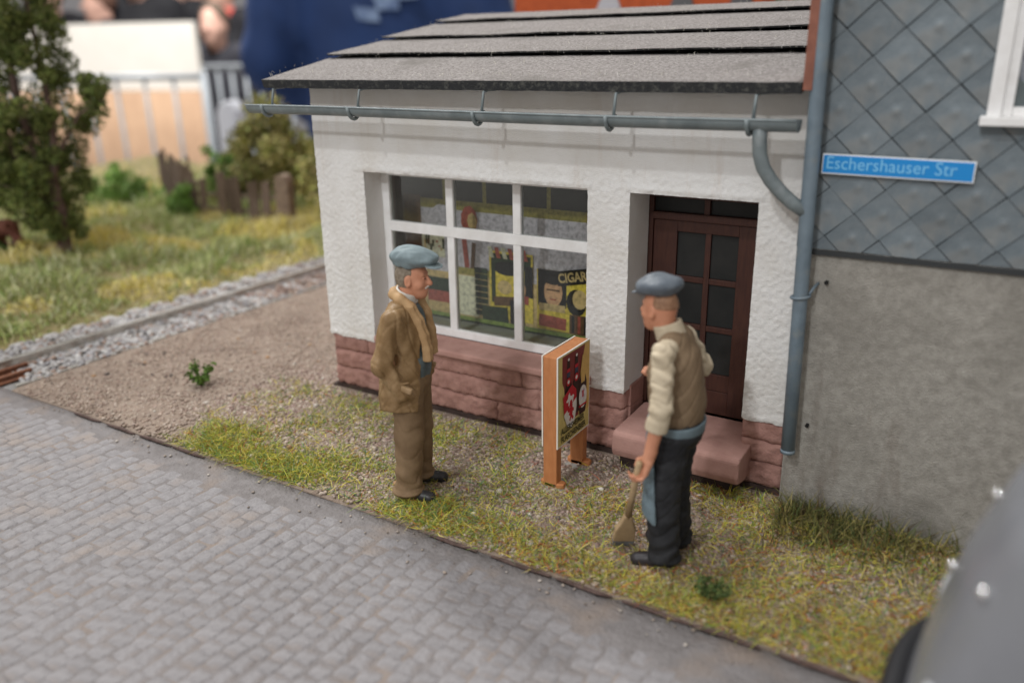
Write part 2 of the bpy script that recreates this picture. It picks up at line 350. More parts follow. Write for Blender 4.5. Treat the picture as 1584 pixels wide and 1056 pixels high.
for k, (d, x, y, hh, s, a, g) in enumerate(cob[:300]):
    o = link('cobble', cme[s], road, (x, y, road_h(x, y) - .0008)); o.rotation_euler = (0, 0, a); o.scale = (g, g, hh / .0125)
V, F = [], []
for d, x, y, hh, s, a, g in cob[300:]:
    o = len(V); c, sn = math.cos(a), math.sin(a)
    for vx, vy, vz in CM[s][0]:
        vx *= g; vy *= g; V.append((x + vx * c - vy * sn, y + vx * sn + vy * c, road_h(x, y) - .0008 + vz * hh / .0125))
    F += [[q + o for q in f] for f in CM[s][1]]
tag(np_mesh('cobbles', V, F, M_COBBLE, road, smooth=True), kind='stuff')
# dark crack and earth lip along the front of the yard plate
for k in range(16):
    if 4 <= k <= 8: continue
    x0 = -1.55 + k * .42 + random.uniform(-.05, .05); x1 = x0 + random.uniform(.33, .41); b = MB()
    pts = [(x0 + (x1 - x0) * q / 4, -1.525 + .012 * fnoise(x0 + q, 1, 2, 3) - .01, .006 + .006 * random.random()) for q in range(5)]
    b.tube(pts, [.006, .012, .013, .012, .006], 6)
    e = b.build('edge_strip', mat('edge_wood', (.07, .045, .038), .9, (.12, .08, .07), 20, .5, 60), road)

# ------------------------------------------------------------------ narrow gauge track
trk = empty('railway_track', (-3.1, -1.5, 0)); tag(trk, 'single steel rail track on pale grey ballast beside the gravel yard', 'track')
def rail(name, x, y0, y1, m, h=.105, parent=trk, hw=.026, z=.0):
    b = MB(); prof = [(-.05, 0), (.05, 0), (.05, .014), (.012, .026), (.012, h - .032), (hw, h - .024), (hw, h - .004), (hw - .006, h), (-hw + .006, h), (-hw, h - .004), (-hw, h - .024), (-.012, h - .032), (-.012, .026), (-.05, .014)]
    b.prism(prof, lambda u, v, d: (x - trk.location[0] + u, d - trk.location[1], z + v), y0, y1)
    return b.build(name, m, parent)
rail('rail', -3.13, -6.3, 10.3, M_RAIL); 
rail('rail', -2.60, -1.45, 10.3, M_RAIL, h=.062, z=-.04)
side = MB().box(.008, .0125 + .04, 0.35, 9, .001, .022).build('rail_flange', M_RAILSIDE, trk)
rail('guard_rail', -2.98, -6.3, -1.12, M_RUST, h=.07, hw=.02); rail('guard_rail', -2.80, -6.3, -1.18, M_RUST, h=.065, hw=.02)
for k in range(13):
    y = -1.1 + k * .34; tag(MB().box(-.72, .44, -.07, .07, -.05, .018, .006).build('sleeper', M_SLEEPER, trk, bevel=.008, seg=1, loc=(.0, y - trk.location[1], .004 + random.uniform(-.004, .004))))
MB().box(-.03, .03, -.05, .05, 0, .07).build('rail_joint', M_RUST, trk, bevel=.01, loc=(-.10, 3.35, .0)); MB().box(-.03, .04, -.05, .05, 0, .04).build('rail_joint', M_RUST, trk, bevel=.01, loc=(.08, 3.2, .0))
bp = [(rng.uniform(-3.72, -2.56), rng.uniform(-1.35, 7), 0) for _ in range(7000)]
bp = [(x, y, .012 + random.uniform(-.01, .016)) for x, y, _ in bp if not (y > 1.9 and -3.05 < x < -2.6 and random.random() < .93)]
tag(stones('track_ballast', bp, .023, [(.37, .36, .36), (.33, .32, .33), (.43, .42, .41), (.28, .26, .245), (.31, .23, .19)], mat_=M_BALLAST), 'pale grey ballast stones lying between and beside the rails', 'ballast')
tag(stones('crossing_grit', [(rng.uniform(-3.06, -2.64), rng.uniform(1.7, 7), rng.uniform(.0, .03)) for _ in range(2200)], .022, [(.27, .19, .155), (.33, .25, .20), (.20, .14, .12)]), 'brown grit filling the far part of the track', 'gravel')

# pebbles and grit of the yard
def in_bush(x, y): return False
pts = []
while len(pts) < 22000:
    x = rng.uniform(-2.5, 5.3); y = rng.uniform(-1.5, 3.2)
    if x > -.02 and y > -.02: continue
    dn = .35 + .65 * max(0, min(1, .5 + 1.4 * fnoise(x, y, 7, 1.1)))
    if -.4 < x and y > -1.0: dn = max(dn, .9)
    if rng.uniform() < dn * (1 if y < 1.2 else .4): pts.append((x, y, .017 + rng.uniform(-.005, .004)))
tag(stones('yard_gravel', pts, .0118, [(.34, .27, .215), (.30, .23, .18), (.38, .31, .255), (.27, .20, .16), (.40, .335, .28), (.33, .26, .22), (.30, .22, .18)]), 'brown and tan gravel strewn over the yard', 'gravel')
pts = []
while len(pts) < 5200:
    x = rng.uniform(-.7, 4.0); y = rng.uniform(-1.25, -.01)
    if x < -.02: y = rng.uniform(-1.0, .3)
    if rng.uniform() < .35 + .8 * max(0, .3 + fnoise(x, y, 41, 1.6)): pts.append((x, y, .016 + rng.uniform(-.004, .005)))
tag(stones('coarse_gravel', pts, .0130, [(.34, .255, .205), (.28, .195, .16), (.40, .32, .265), (.31, .225, .20), (.45, .38, .32), (.24, .165, .14)]), 'coarse brown gravel grains around the shop front', 'gravel')
pts = [(rng.uniform(-2.5, 3), 0, .022) for _ in range(90)]; pts = [(x, rng.uniform(-1.4, .9) if x < -.1 else rng.uniform(-1.4, -.1), z) for x, _, z in pts]
tag(stones('loose_pebbles', pts, .018, [(.55, .50, .44), (.36, .22, .12), (.60, .56, .5), (.12, .10, .09)]), 'larger pale and dark pebbles scattered on the yard gravel', 'gravel')
road_grit = [(rng.uniform(-2, 4.8), -1.56 - abs(rng.normal(0, .10)), .006) for _ in range(90)]
tag(stones('road_edge_grit', road_grit, .0085, [(.36, .30, .25), (.27, .23, .2), (.42, .38, .34), (.22, .18, .15)], flatten=.4), 'small grit fallen along the edge of the cobbled road', 'gravel')

# flocked grass in front of the shop
YEL = [(.54, .45, .06), (.38, .40, .06), (.20, .29, .05), (.60, .50, .15), (.40, .10, .03), (.10, .22, .09), (.45, .38, .24)]
def gdens(x, y):
    d = max(0, 1 - abs((y + 1.30 + .06 * fnoise(x, 0, 0, 1.5)) / .40)) * (1.25 if -.35 < x < 2.2 else .75)
    if x < -.15: d *= max(0, 1 - (-.15 - x) / .30)
    d *= .45 + 1.0 * max(0, .5 + fnoise(x, y, 3, 1.7))
    if .2 < x < 3: d = max(d, .20 + .60 * max(0, fnoise(x, y, 11, 2.6)))
    if x > 2.9: d = max(d, .34 + .6 * max(0, fnoise(x, y, 2, 1.5) + .25))
    if x > 3.85: d = max(d, .62 + .4 * fnoise(x, y, 21, 2))
    if -.6 < x < .9 and y > -1.05: d = max(d * .8, .22 * max(0, .35 + fnoise(x, y, 31, 3)))
    if x > .3: d *= max(.12 if x < 3.6 else .55, min(1.25, .55 + 1.7 * fnoise(x, y, 51, 1.9) + (.5 if y < -1.25 else 0)))
    if x < 3.9 and y > -.06: d = 0
    return d
pts = []; tries = 0
while len(pts) < 46000 and tries < 700000:
    tries += 1; x = rng.uniform(-.55, 5.3); y = rng.uniform(-1.5, -.02)
    if rng.uniform() < gdens(x, y): pts.append((x, y, .012))
P = np.array(pts); sel = P[:, 0] + .5 * rng.normal(size=len(P)) * .6 < 2.5
tag(blades('short_grass', P[sel], .092, .0038, YEL, lean=.45, lie=.8, weights=[.22, .25, .22, .08, .07, .13, .03]), 'short yellow green flocked grass between the road and the shop', 'grass')
tag(blades('dry_short_grass', P[~sel], .085, .0038, YEL + [(.30, .20, .10), (.40, .22, .08)], lean=.45, lie=.85, weights=[.20, .13, .10, .12, .11, .07, .08, .11, .08]), 'short dry straw and rust coloured grass before the door and the grey wall', 'grass')
up = P[rng.choice(len(P), 2600, replace=False)]
tag(blades('upright_grass', up, .085, .0042, YEL, lean=.35, weights=[.2, .25, .25, .08, .05, .15, .02]), 'single upright grass fibres standing out of the short grass', 'grass')
pts = []
for k in range(1500):
    x = 4.02 + abs(rng.normal(0, .55)); y = -.14 - abs(rng.normal(0, .20)); pts.append((x, y, .012))
tag(blades('long_grass', pts, .20, .006, [(.09, .10, .03), (.12, .12, .035), (.20, .17, .05), (.06, .08, .025), (.26, .22, .08), (.10, .07, .035)], lean=.95), 'long dark green grass along the foot of the grey concrete wall', 'grass')
# meadow grass
pts = []; L = []
while len(pts) < 54000:
    x = -3.75 - abs(rng.normal(0, 4.2)); y = rng.uniform(-1.6, 9.8)
    if x < -15.5: continue
    if x > -4.1 and rng.uniform() > .25: continue
    v = AX.T @ (np.array((x, y, 0)) - np.array(CAM))
    if abs(v[0] / v[2]) > .85: continue
    pts.append((x, y, meadow_h(x, y)))
P = np.array(pts); hum = np.array([.6 * fnoise(p[0], p[1], 6, .8) + .8 * fnoise(p[0], p[1], 8, 2.2) for p in pts]); Ls = rng.uniform(.08, .19, len(P)) * (1.15 + 1.5 * np.clip(hum, -.55, .7))
tint = np.array([fnoise(p[0], p[1], 16, .9) + .5 * fnoise(p[0], p[1], 18, 2.3) for p in pts])
for sel, pal, nm, lb in ((tint > .08, [(.66, .57, .16), (.70, .61, .28), (.55, .51, .15), (.64, .57, .35)], 'dry_grass', 'straw yellow grass patches on the meadow beyond the rails'), (tint <= .08, [(.30, .36, .11), (.40, .44, .16), (.54, .52, .29), (.22, .30, .09), (.55, .56, .37)], 'meadow_grass', 'olive green grass covering the meadow beyond the rails')):
    tag(blades(nm, P[sel], Ls[sel], .016, pal, lean=.7), lb, 'grass')

# ================================================================== WHITE SHOP
shop = empty('shop', (0, 0, 0)); tag(shop, 'white plastered shop with sandstone plinth, display window and grey felt roof', 'building')
WX0, WX1, WZ0, WZ1 = .51, 2.50, .615, 1.96      # display window opening
DX0, DX1, DZ0, DZ1 = 2.81, 3.66, .30, 1.955     # door opening
HX, HZ = 3.955, 2.64
def plaster_y(x, z):
    rough = 1.0 if z < 2.02 else max(.18, 1 - (z - 2.02) / .16)
    d = .0062 * rough * noise.fractal((x * 52, z * 44, 1.5), .5, 2.1, 2) + .0025 * fnoise(x, z, 7, 3)
    for a, b in ((WX0 - .06, WX1 + .02), (DX0 - .02, DX1 + .03)):
        if a < x < b: d += .013 * math.exp(-((z - 1.985) / .022) ** 2) * (.7 + .6 * fnoise(x, 2, 1, 9))
    d += .006 * max(0, 1 - abs(z - .55) / .03)
    return -d
def grid_axis(stops, step):
    out = []
    for a, b in zip(stops, stops[1:]):
        n = max(1, round((b - a) / step)); out += [a + (b - a) * i / n for i in range(n)]
    return out + [stops[-1]]
xs = grid_axis([0, WX0, WX1, DX0, DX1, HX], .0095); zs = grid_axis([.525, WZ0, 1.955, 1.96, HZ], .0095)
vid = {}; V = []; F = []
def pv(i, j):
    if (i, j) not in vid:
        x, z = xs[i], zs[j]; y = plaster_y(x, z)
        if j == 0: z += .010 * fnoise(x, 0, 0, 9) + .006 * fnoise(x, 1, 0, 31)
        jx = .004 * fnoise(0, z, 3, 16) if i in (0,) else 0
        vid[(i, j)] = len(V); V.append((x + jx, y, z))
    return vid[(i, j)]
for i in range(len(xs) - 1):
    for j in range(len(zs) - 1):
        cx, cz = (xs[i] + xs[i + 1]) / 2, (zs[j] + zs[j + 1]) / 2
        if WX0 < cx < WX1 and cz < WZ1: continue
        if DX0 < cx < DX1 and cz < DZ1: continue
        F.append((pv(i, j), pv(i + 1, j), pv(i + 1, j + 1), pv(i, j + 1)))
front = np_mesh('front_wall', V, F, M_PLASTER, shop, smooth=True)
b = MB()   # reveals, side and back walls with thickness
b.box(.004, WX0, .004, .30, .53, WZ1 + .001); b.box(WX1, DX0, .004, .335, .53, WZ1); b.box(DX1, HX, .004, .335, .53, WZ1)
b.box(.004, HX, .006, .30, WZ1, HZ - .002); b.box(.004, .30, .30, 2.6, .05, HZ - .002); b.box(.30, HX, 2.4, 2.6, .05, HZ - .002); b.box(HX - .2, HX - .003, .34, 2.4, .05, HZ - .002)
b.build('wall', M_PLASTER, shop)
b = MB(); b.box(.3, HX - .2, .30, 2.4, 2.50, 2.56); b.build('shop_ceiling', flat('ceiling_dark', (.2, .19, .18)), shop)
# plinth of rough sandstone blocks
def stone(x0, x1, z0, z1, y=.0, depth=.10, amp=.010, seed=0):
    nx, nz = max(4, int((x1 - x0) / .022)), max(5, int((z1 - z0) / .022)); V = []; F = []
    for j in range(nz + 1):
        for i in range(nx + 1):
            x, z = x0 + (x1 - x0) * i / nx, z0 + (z1 - z0) * j / nz
            e = min(x - x0, x1 - x, (z - z0) * 1.0, (z1 - z) * 1.0); rim = max(0, 1 - e / .016)
            yy = y - amp * 1.7 * noise.fractal((x * 22 + seed, z * 30, seed * .7), .6, 2, 4) + .012 * rim ** 1.4
            zz = z + (.016 * fnoise(x, z0, 3, 4) * (z0 > .1) if j == 0 else .016 * fnoise(x, z1 + .004, 3, 4) if j == nz else 0); V.append((x, yy, zz))
    F = [(j * (nx + 1) + i, j * (nx + 1) + i + 1, (j + 1) * (nx + 1) + i + 1, (j + 1) * (nx + 1) + i) for j in range(nz) for i in range(nx)]
    rim = list(range(nx + 1)) + [j * (nx + 1) + nx for j in range(1, nz + 1)] + [nz * (nx + 1) + i for i in range(nx - 1, -1, -1)] + [j * (nx + 1) for j in range(nz - 1, 0, -1)]
    o = len(V); k = len(rim); V += [(V[i][0], y + depth, V[i][2]) for i in rim]; F += [(rim[i], o + i, o + (i + 1) % k, rim[(i + 1) % k]) for i in range(k)]
    np_mesh('stone', V, F, M_SAND, shop, smooth=True)
sd = 0
for (z0, z1), cuts in (((.062, .225), [0.015, .70, 1.72, 2.805]), ((.225, .385), [0.015, 1.05, 2.10, 2.805]), ((.385, .535), [0.015, .40, .56])):
    for a, c in zip(cuts, cuts[1:]): sd += 1; stone(a, c - .003, z0 + .002, z1 - .002, .012, seed=sd)
for a, c in ((.56, 1.10), (1.10, 1.95), (1.95, 2.50), (2.50, 2.805)): sd += 1; stone(a, c - .003, .387, .535 if a >= 2.5 else .548, .012, seed=sd)
for z0, z1 in ((.062, .225), (.225, .385), (.385, .535)): sd += 1; stone(DX1 + .004, HX - .004, z0 + .002, z1 - .002, .012, seed=sd)
b = MB()
for z0, z1 in ((.06, .225), (.227, .385), (.387, .555)): b.box(2.70, DX0 - .002 + .012, .10, .345, z0, z1); 
b.box(.03, 2.70, .09, .345, .05, .60); b.box(DX1 - .008, HX - .02, .10, .345, .06, .53)
b.build('plinth_core', M_SAND, shop, bevel=.006, seg=1)
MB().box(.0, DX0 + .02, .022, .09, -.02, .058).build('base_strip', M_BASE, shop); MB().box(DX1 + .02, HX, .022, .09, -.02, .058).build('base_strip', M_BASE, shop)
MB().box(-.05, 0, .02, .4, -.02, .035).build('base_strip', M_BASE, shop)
# window sill with bevelled nose
b = MB(); b.prism([(-.050, .545), (-.058, .560), (-.055, .592), (-.045, .600), (.20, .622), (.20, .545)], lambda u, v, d: (d, u, v), WX0 + .03, WX1 + .05); b.build('window_sill', M_SILL, shop, bevel=.004, seg=1)
# doorstep
b = MB(); b.prism([(-.225, .15), (-.245, .20), (-.238, .310), (-.215, .336), (.335, .350), (.335, .10), (-.1, .12)], lambda u, v, d: (d, u, v), 2.835, 3.735)
st = b.build('doorstep', M_SILL, shop, bevel=.016, seg=2)
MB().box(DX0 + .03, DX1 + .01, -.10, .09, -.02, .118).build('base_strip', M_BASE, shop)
# display window
YF = .205
win = empty('display_window', (0, 0, 0), parent=shop)
def frame_box(name, x0, x1, z0, z1, y0=YF, y1=YF + .05, par=win, m=M_WHITEPAINT, bv=.005): return MB().box(x0, x1, y0, y1, z0, z1).build(name, m, par, bevel=bv)
frame_box('frame_rail', WX0, WX1, .622, .690); frame_box('frame_rail', WX0, WX1, 1.912, WZ1)
frame_box('frame_stile', WX0, WX0 + .075, .690, 1.912); frame_box('frame_stile', WX1 - .075, WX1, .690, 1.912)
XM = (1.187, 1.805); ZT = (1.458, 1.540)
frame_box('transom', WX0 + .075, WX1 - .075, ZT[0], ZT[1], YF - .004)
for xm in XM:
    frame_box('mullion', xm - .034, xm + .034, .690, ZT[0], YF + .002); frame_box('mullion', xm - .034, xm + .034, ZT[1], 1.912, YF + .002)
M_GLASS = glass_mat('window_glass', (.93, .95, .94)); ex = [WX0 + .075, XM[0] - .034, XM[0] + .034, XM[1] - .034, XM[1] + .034, WX1 - .075]
for i in range(3):
    for z0, z1 in ((.690, ZT[0]), (ZT[1], 1.912)): MB().box(ex[2 * i] + .001, ex[2 * i + 1] - .001, YF + .022, YF + .026, z0 + .001, z1 - .001).build('pane', M_GLASS, win)
# display floor, side cheeks and the printed shop picture behind the glass
M_DISP = mat('display_floor', (.40, .40, .37), .8, (.33, .33, .30), 5)
MB().box(.31, WX1 + .2, .256, .60, .60, .640).build('display_floor', M_DISP, shop)
MB().box(.305, .345, .302, .60, .64, 2.45).build('display_cheek', flat('cheek', (.42, .33, .31)), shop)
MB().box(.30, WX1 + .25, .575, .60, .645, 2.2).build('display_back', flat('cheek_b', (.16, .13, .12)), shop)
PC = {'pale': (.40, .37, .40), 'dark': (.022, .022, .020), 'olive': (.20, .17, .045), 'yellow': (.50, .36, .05), 'green': (.035, .06, .03), 'brown': (.16, .085, .04), 'red': (.26, .06, .04), 'tan': (.40, .29, .13), 'cream': (.52, .45, .33), 'skin': (.42, .24, .13), 'grass': (.14, .19, .04), 'grey': (.22, .21, .21)}
keys = list(PC); PK = set(keys)
PC.update({k: tuple(min(.9, c * 1.9) for c in PC[k]) for k in ('yellow', 'tan', 'cream', 'pale', 'skin', 'olive', 'red', 'grass')})
def pmat(k): return mat('print_' + k, PC[k], .75, tuple(c * (.45 if k in PK else .85) for c in PC[k]), 30, lo=.42, hi=.72)
class Print:
    def __init__(s, fn): s.b = MB(); s.fn = fn; s.n = 0
    def poly(s, pts, k):
        s.n += 1; s.b.cur = keys.index(k); d = .00035 * s.n; vs = [s.fn(u, v, d) for u, v in pts]; s.b.add(vs, [tuple(range(len(pts)))])
    def rect(s, u0, v0, u1, v1, k, tilt=0.0):
        cu, cv = (u0 + u1) / 2, (v0 + v1) / 2; c, sn = math.cos(tilt), math.sin(tilt)
        s.poly([(cu + (u - cu) * c - (v - cv) * sn, cv + (u - cu) * sn + (v - cv) * c) for u, v in ((u0, v0), (u1, v0), (u1, v1), (u0, v1))], k)
    def oval(s, u, v, ru, rv, k, n=14): s.poly([(u + ru * math.cos(6.2832 * i / n), v + rv * math.sin(6.2832 * i / n)) for i in range(n)], k)
    def text(s, t, u, v, size, k, tilt=0.0, sx=1.0):
        vs, fs = text_polys(t, size, size * .03); s.n += 1; s.b.cur = keys.index(k); d = .00035 * s.n; c, sn = math.cos(tilt), math.sin(tilt)
        s.b.add([s.fn(u + x * sx * c - y * sn, v + x * sx * sn + y * c, d) for x, y, _ in vs], fs)
    def done(s, name, parent): return s.b.build(name, [pmat(k) for k in keys], parent)
pr = Print(lambda u, v, d: (u, .574 - d, v)); rp = random.Random(3)
pr.rect(.50, .645, 2.46, 2.0, 'pale'); pr.rect(.50, 1.60, 2.46, 1.68, 'olive'); pr.rect(.42, 1.68, 2.46, 2.05, 'dark')
for u in (.86, 1.26, 1.86, 2.30): pr.rect(u, 1.66, u + .035, 2.0, 'olive')
pr.rect(.44, .645, .62, 1.70, 'brown'); pr.oval(.84, 1.44, .16, .2, 'pale'); pr.oval(1.12, 1.53, .085, .12, 'red', 9); pr.oval(1.15, 1.52, .05, .07, 'tan', 8); pr.rect(1.05, 1.12, 1.10, 1.36, 'red', .1); pr.rect(1.13, 1.10, 1.17, 1.34, 'brown', -.1)
pr.rect(.62, 1.18, .86, 1.40, 'cream')
for q in range(12): pr.rect(.64 + .022 * q % .2, 1.2 + rp.random() * .12, .66 + .022 * q % .2, 1.26 + rp.random() * .12, rp.choice(['red', 'brown', 'tan', 'green']))
pr.rect(.60, .66, 2.46, 1.06, 'tan'); pr.rect(.60, .70, 1.00, 1.05, 'tan'); pr.rect(.60, .86, .98, 1.0, 'green'); pr.rect(.66, .78, .96, .88, 'red')
pr.rect(.98, 1.06, 1.32, 1.12, 'olive'); pr.rect(1.00, .70, 1.20, 1.05, 'cream')
for q in range(8): pr.rect(1.17, .72 + q * .053, 1.30, .765 + q * .053, 'green'); pr.rect(1.18 + .03 * (q % 3), .735 + q * .053, 1.22 + .02 * (q % 3), .758 + q * .053, 'dark')
pr.rect(1.32, .72, 1.74, 1.30, 'yellow'); pr.rect(1.34, 1.16, 1.72, 1.28, 'green')
for q in range(6): pr.poly([(1.33 + q * .065, 1.24), (1.37 + q * .065, 1.24), (1.345 + q * .065, 1.33), (1.305 + q * .065, 1.33)], 'cream' if q % 2 == 0 else 'red')
pr.oval(1.50, 1.16, .14, .06, 'dark'); pr.rect(1.34, .86, 1.38, 1.2, 'green'); pr.rect(1.66, .94, 1.74, 1.2, 'dark'); pr.oval(1.47, 1.0, .07, .06, 'tan'); pr.rect(1.36, .84, 1.58, .92, 'brown', .1)
pr.rect(1.24, .66, 1.50, .82, 'green', .06); pr.rect(1.52, .67, 1.66, .90, 'dark'); pr.oval(1.62, 1.0, .055, .075, 'skin'); pr.rect(1.58, .88, 1.7, .95, 'red')
pr.rect(1.78, .70, 2.46, 1.20, 'yellow'); pr.rect(1.79, .90, 2.05, 1.20, 'dark'); pr.oval(1.93, 1.02, .085, .12, 'skin'); pr.oval(1.93, 1.13, .10, .05, 'dark'); pr.rect(1.87, 1.03, 1.99, 1.045, 'brown'); pr.rect(1.90, .955, 1.96, .965, 'red'); pr.rect(1.80, .86, 2.04, .92, 'tan')
pr.oval(2.14, .96, .09, .11, 'dark'); pr.oval(2.17, .99, .065, .08, 'tan'); pr.rect(1.80, .72, 2.05, .82, 'red', -.05); pr.rect(2.08, .70, 2.46, .86, 'brown')
for q in range(6): pr.rect(2.10 + q * .055, .71, 2.125 + q * .055, .85, 'red' if q % 2 else 'dark')
pr.rect(2.36, .86, 2.44, 1.12, 'dark'); pr.oval(2.40, 1.06, .03, .04, 'skin')
pr.rect(1.96, 1.13, 2.50, 1.25, 'dark', .20); pr.text('CIGARREN', 1.985, 1.105, .105, 'tan', .20, .82)
pr.rect(.50, .646, 2.46, .695, 'grass'); pr.rect(.50, .646, 2.46, .662, 'green')
pr.done('printed_picture', shop)
# door
YD = .335; door = empty('shop_door', (0, 0, 0), parent=shop)
def dbox(name, x0, x1, z0, z1, y0, y1, m=M_DOOR, bv=.004): return MB().box(x0, x1, y0, y1, z0, z1).build(name, m, door, bevel=bv)
dbox('door_frame', DX0, DX0 + .035, .352, DZ1, YD, YD + .06); dbox('door_frame', DX1 - .03, DX1, .352, DZ1, YD, YD + .06)
dbox('door_frame', DX0 + .035, DX1 - .03, 1.885, DZ1, YD, YD + .06); dbox('door_transom', DX0 + .035, DX1 - .03, 1.735, 1.785, YD - .012, YD + .06)
dbox('mullion', 3.205, 3.245, 1.785, 1.885, YD + .003, YD + .055)
for a, c in ((DX0 + .035, 3.205), (3.245, DX1 - .03)): dbox('transom_pane', a + .001, c - .001, 1.786, 1.884, YD + .03, YD + .034, M_DARKGLASS, 0)
dbox('stile', DX0 + .038, 3.02, .355, 1.732, YD + .012, YD + .05); dbox('stile', 3.452, DX1 - .033, .355, 1.732, YD + .012, YD + .05)
dbox('top_rail', 3.02, 3.452, 1.655, 1.732, YD + .012, YD + .05); dbox('bottom_panel', 3.02, 3.452, .355, .53, YD + .014, YD + .05); dbox('bottom_rail', 3.02, 3.452, .532, .655, YD + .018, YD + .05)
dbox('muntin', 3.222, 3.262, .655, 1.655, YD + .015, YD + .05)
zr = [.655, .985, 1.325, 1.655]
for z in zr[1:3]: dbox('muntin', 3.02, 3.222, z - .02, z + .02, YD + .0155, YD + .05); dbox('muntin', 3.262, 3.452, z - .02, z + .02, YD + .0155, YD + .05)
for i in range(3):
    z0 = zr[i] + (.02 if i else 0); z1 = zr[i + 1] - (.02 if i < 2 else 0)
    for a, c in ((3.02, 3.222), (3.262, 3.452)): dbox('pane', a + .001, c - .001, z0 + .001, z1 - .001, YD + .034, YD + .038, M_DARKGLASS, 0)
MB().tube([(2.93, YD + .012, 1.0), (2.93, YD - .03, 1.0), (2.98, YD - .035, .995)], .009, 8).build('handle', M_ZINC, door, True)
# roof of felt strips
SL = .192; TH = math.atan(SL)
def roof_z(y): return 2.600 + SL * (y + .25)
cuts = [-.25, .505, 1.245, 2.06, 2.62]
for k in range(4):
    y0, y1 = cuts[k], cuts[k + 1] + (.04 if k < 3 else 0); t = .062 if k == 0 else .011; nx = 90; ny = 12; V = []; F = []
    x0, x1 = -.265, 3.905; lift = .012 * k + (0 if k == 0 else .024)
    for j in range(ny + 1):
        for i in range(nx + 1):
            x = x0 + (x1 - x0) * i / nx; y = y0 + (y1 - y0) * j / ny; tail = .014 * (1 - j / ny) if k else 0
            if j == 0: y += .006 * fnoise(x, k, 0, 5) + .003 * fnoise(x, k, 0, 22)
            V.append((x, y, roof_z(y) + .062 + (0 if k == 0 else .004 + .034 * (1 - j / ny) * (1 + .25 * fnoise(x, k, 3, 1.5))) + .0025 * fnoise(x, y, k, 9)))
    F = [(j * (nx + 1) + i, j * (nx + 1) + i + 1, (j + 1) * (nx + 1) + i + 1, (j + 1) * (nx + 1) + i) for j in range(ny) for i in range(nx)]; nt = len(F)
    rim = list(range(nx + 1)) + [j * (nx + 1) + nx for j in range(1, ny + 1)] + [ny * (nx + 1) + i for i in range(nx - 1, -1, -1)] + [j * (nx + 1) for j in range(ny - 1, 0, -1)]
    o = len(V); q = len(rim); V += [(V[i][0] + (.012 if V[i][0] < x0 + .01 else 0), V[i][1] + .010 * (i <= nx), V[i][2] - t + .003 * fnoise(V[i][0], k, 5, 20)) for i in rim]
    F += [(rim[i], o + i, o + (i + 1) % q, rim[(i + 1) % q]) for i in range(q)]
    ob = np_mesh('roof_strip', V, F, [M_FELT, M_FELTEDGE], shop); me = ob.data; mi = np.zeros(len(F), np.int32); mi[nt:] = 1; me.polygons.foreach_set('material_index', mi); sm = np.zeros(len(F), bool); sm[:nt] = True; me.polygons.foreach_set('use_smooth', sm)
b = MB(); b.prism([(-.235, roof_z(-.235) + .002), (2.6, roof_z(2.6) + .002), (2.6, roof_z(2.6) + .055), (-.235, roof_z(-.235) + .055)], lambda u, v, d: (d, u, v), -.245, 3.90); b.build('roof_deck', M_FELTEDGE, shop)
b = MB(); b.prism([(.05, 2.63), (2.6, 2.63), (2.6, roof_z(2.6) - .01), (.05, roof_z(.05) - .01)], lambda u, v, d: (d, u, v), .01, .06); b.build('gable', M_PLASTER, shop)
# fluff and fibres on the roof edges
fp = [(rng.uniform(-.25, 3.9), y, roof_z(y) + .098) for y in [cuts[rng.integers(0, 4)] + rng.normal(.01, .03) if rng.uniform() < .6 else rng.uniform(-.22, 2.5) for _ in range(1600)]]
tag(blades('roof_fibres', fp, .022, .0026, [(.52, .50, .48), (.40, .38, .34), (.6, .57, .48)], lean=.9, parent=shop), kind='stuff')
# gutter (open half round trough) with brackets
GY, GR = -.305, .061
def gz(x): return 2.470 - .006 * math.sin((x - 1.5) * 1.2)
V = []; F = []; na = 12; gx = np.linspace(-.345, 3.925, 40)
for rr in (GR, GR - .007):
    for x in gx:
        for q in range(na + 1):
            a = math.pi + math.pi * q / na; V.append((x, GY + rr * math.cos(a), gz(x) + rr * 1.1 * math.sin(a)))
o2 = len(gx) * (na + 1)
for i in range(len(gx) - 1):
    for q in range(na):
        a = i * (na + 1) + q; F.append((a, a + 1, a + na + 2, a + na + 1)); F.append((o2 + a, o2 + a + na + 1, o2 + a + na + 2, o2 + a + 1))
    for q in (0, na): a = i * (na + 1) + q; F.append((a, a + na + 1, o2 + a + na + 1, o2 + a))
for i in (0, len(gx) - 1):
    for q in range(na): a = i * (na + 1) + q; F.append((a, o2 + a, o2 + a + 1, a + 1))
gut = np_mesh('gutter', V, F, M_ZINC, shop, smooth=True)
MB().tube([(x, GY - GR, gz(x)) for x in gx], .0075, 8).build('gutter_bead', M_ZINC, gut, True)
for x in (3.918, -.338):
    b = MB(); b.prism([(GY + GR * .96 * math.cos(math.pi + math.pi * q / 12), gz(x) + GR * 1.05 * math.sin(math.pi + math.pi * q / 12)) for q in range(13)], lambda u, v, d: (d, u, v), x - .002, x + .002)
    if x > 0: b.build('gutter_end', M_ZINC, gut)
for x in (-.155, .735, 1.83, 2.80, 3.66):
    z = gz(x); pts = [(x + .05, -.16, 2.604), (x + .015, -.20, 2.602), (x, -.235, 2.590), (x, -.245, 2.55), (x, -.262, z + .005)] + [(x - .004, GY - (GR + .006) * math.cos(math.pi * q / 8 + math.pi) , z - (GR + .012) * 1.15 * math.sin(math.pi * q / 8)) for q in range(0, 9)]
    MB().tube(pts, [.010] * 5 + [.013] * 9, 8).build('gutter_bracket', M_ZINC, gut, True)
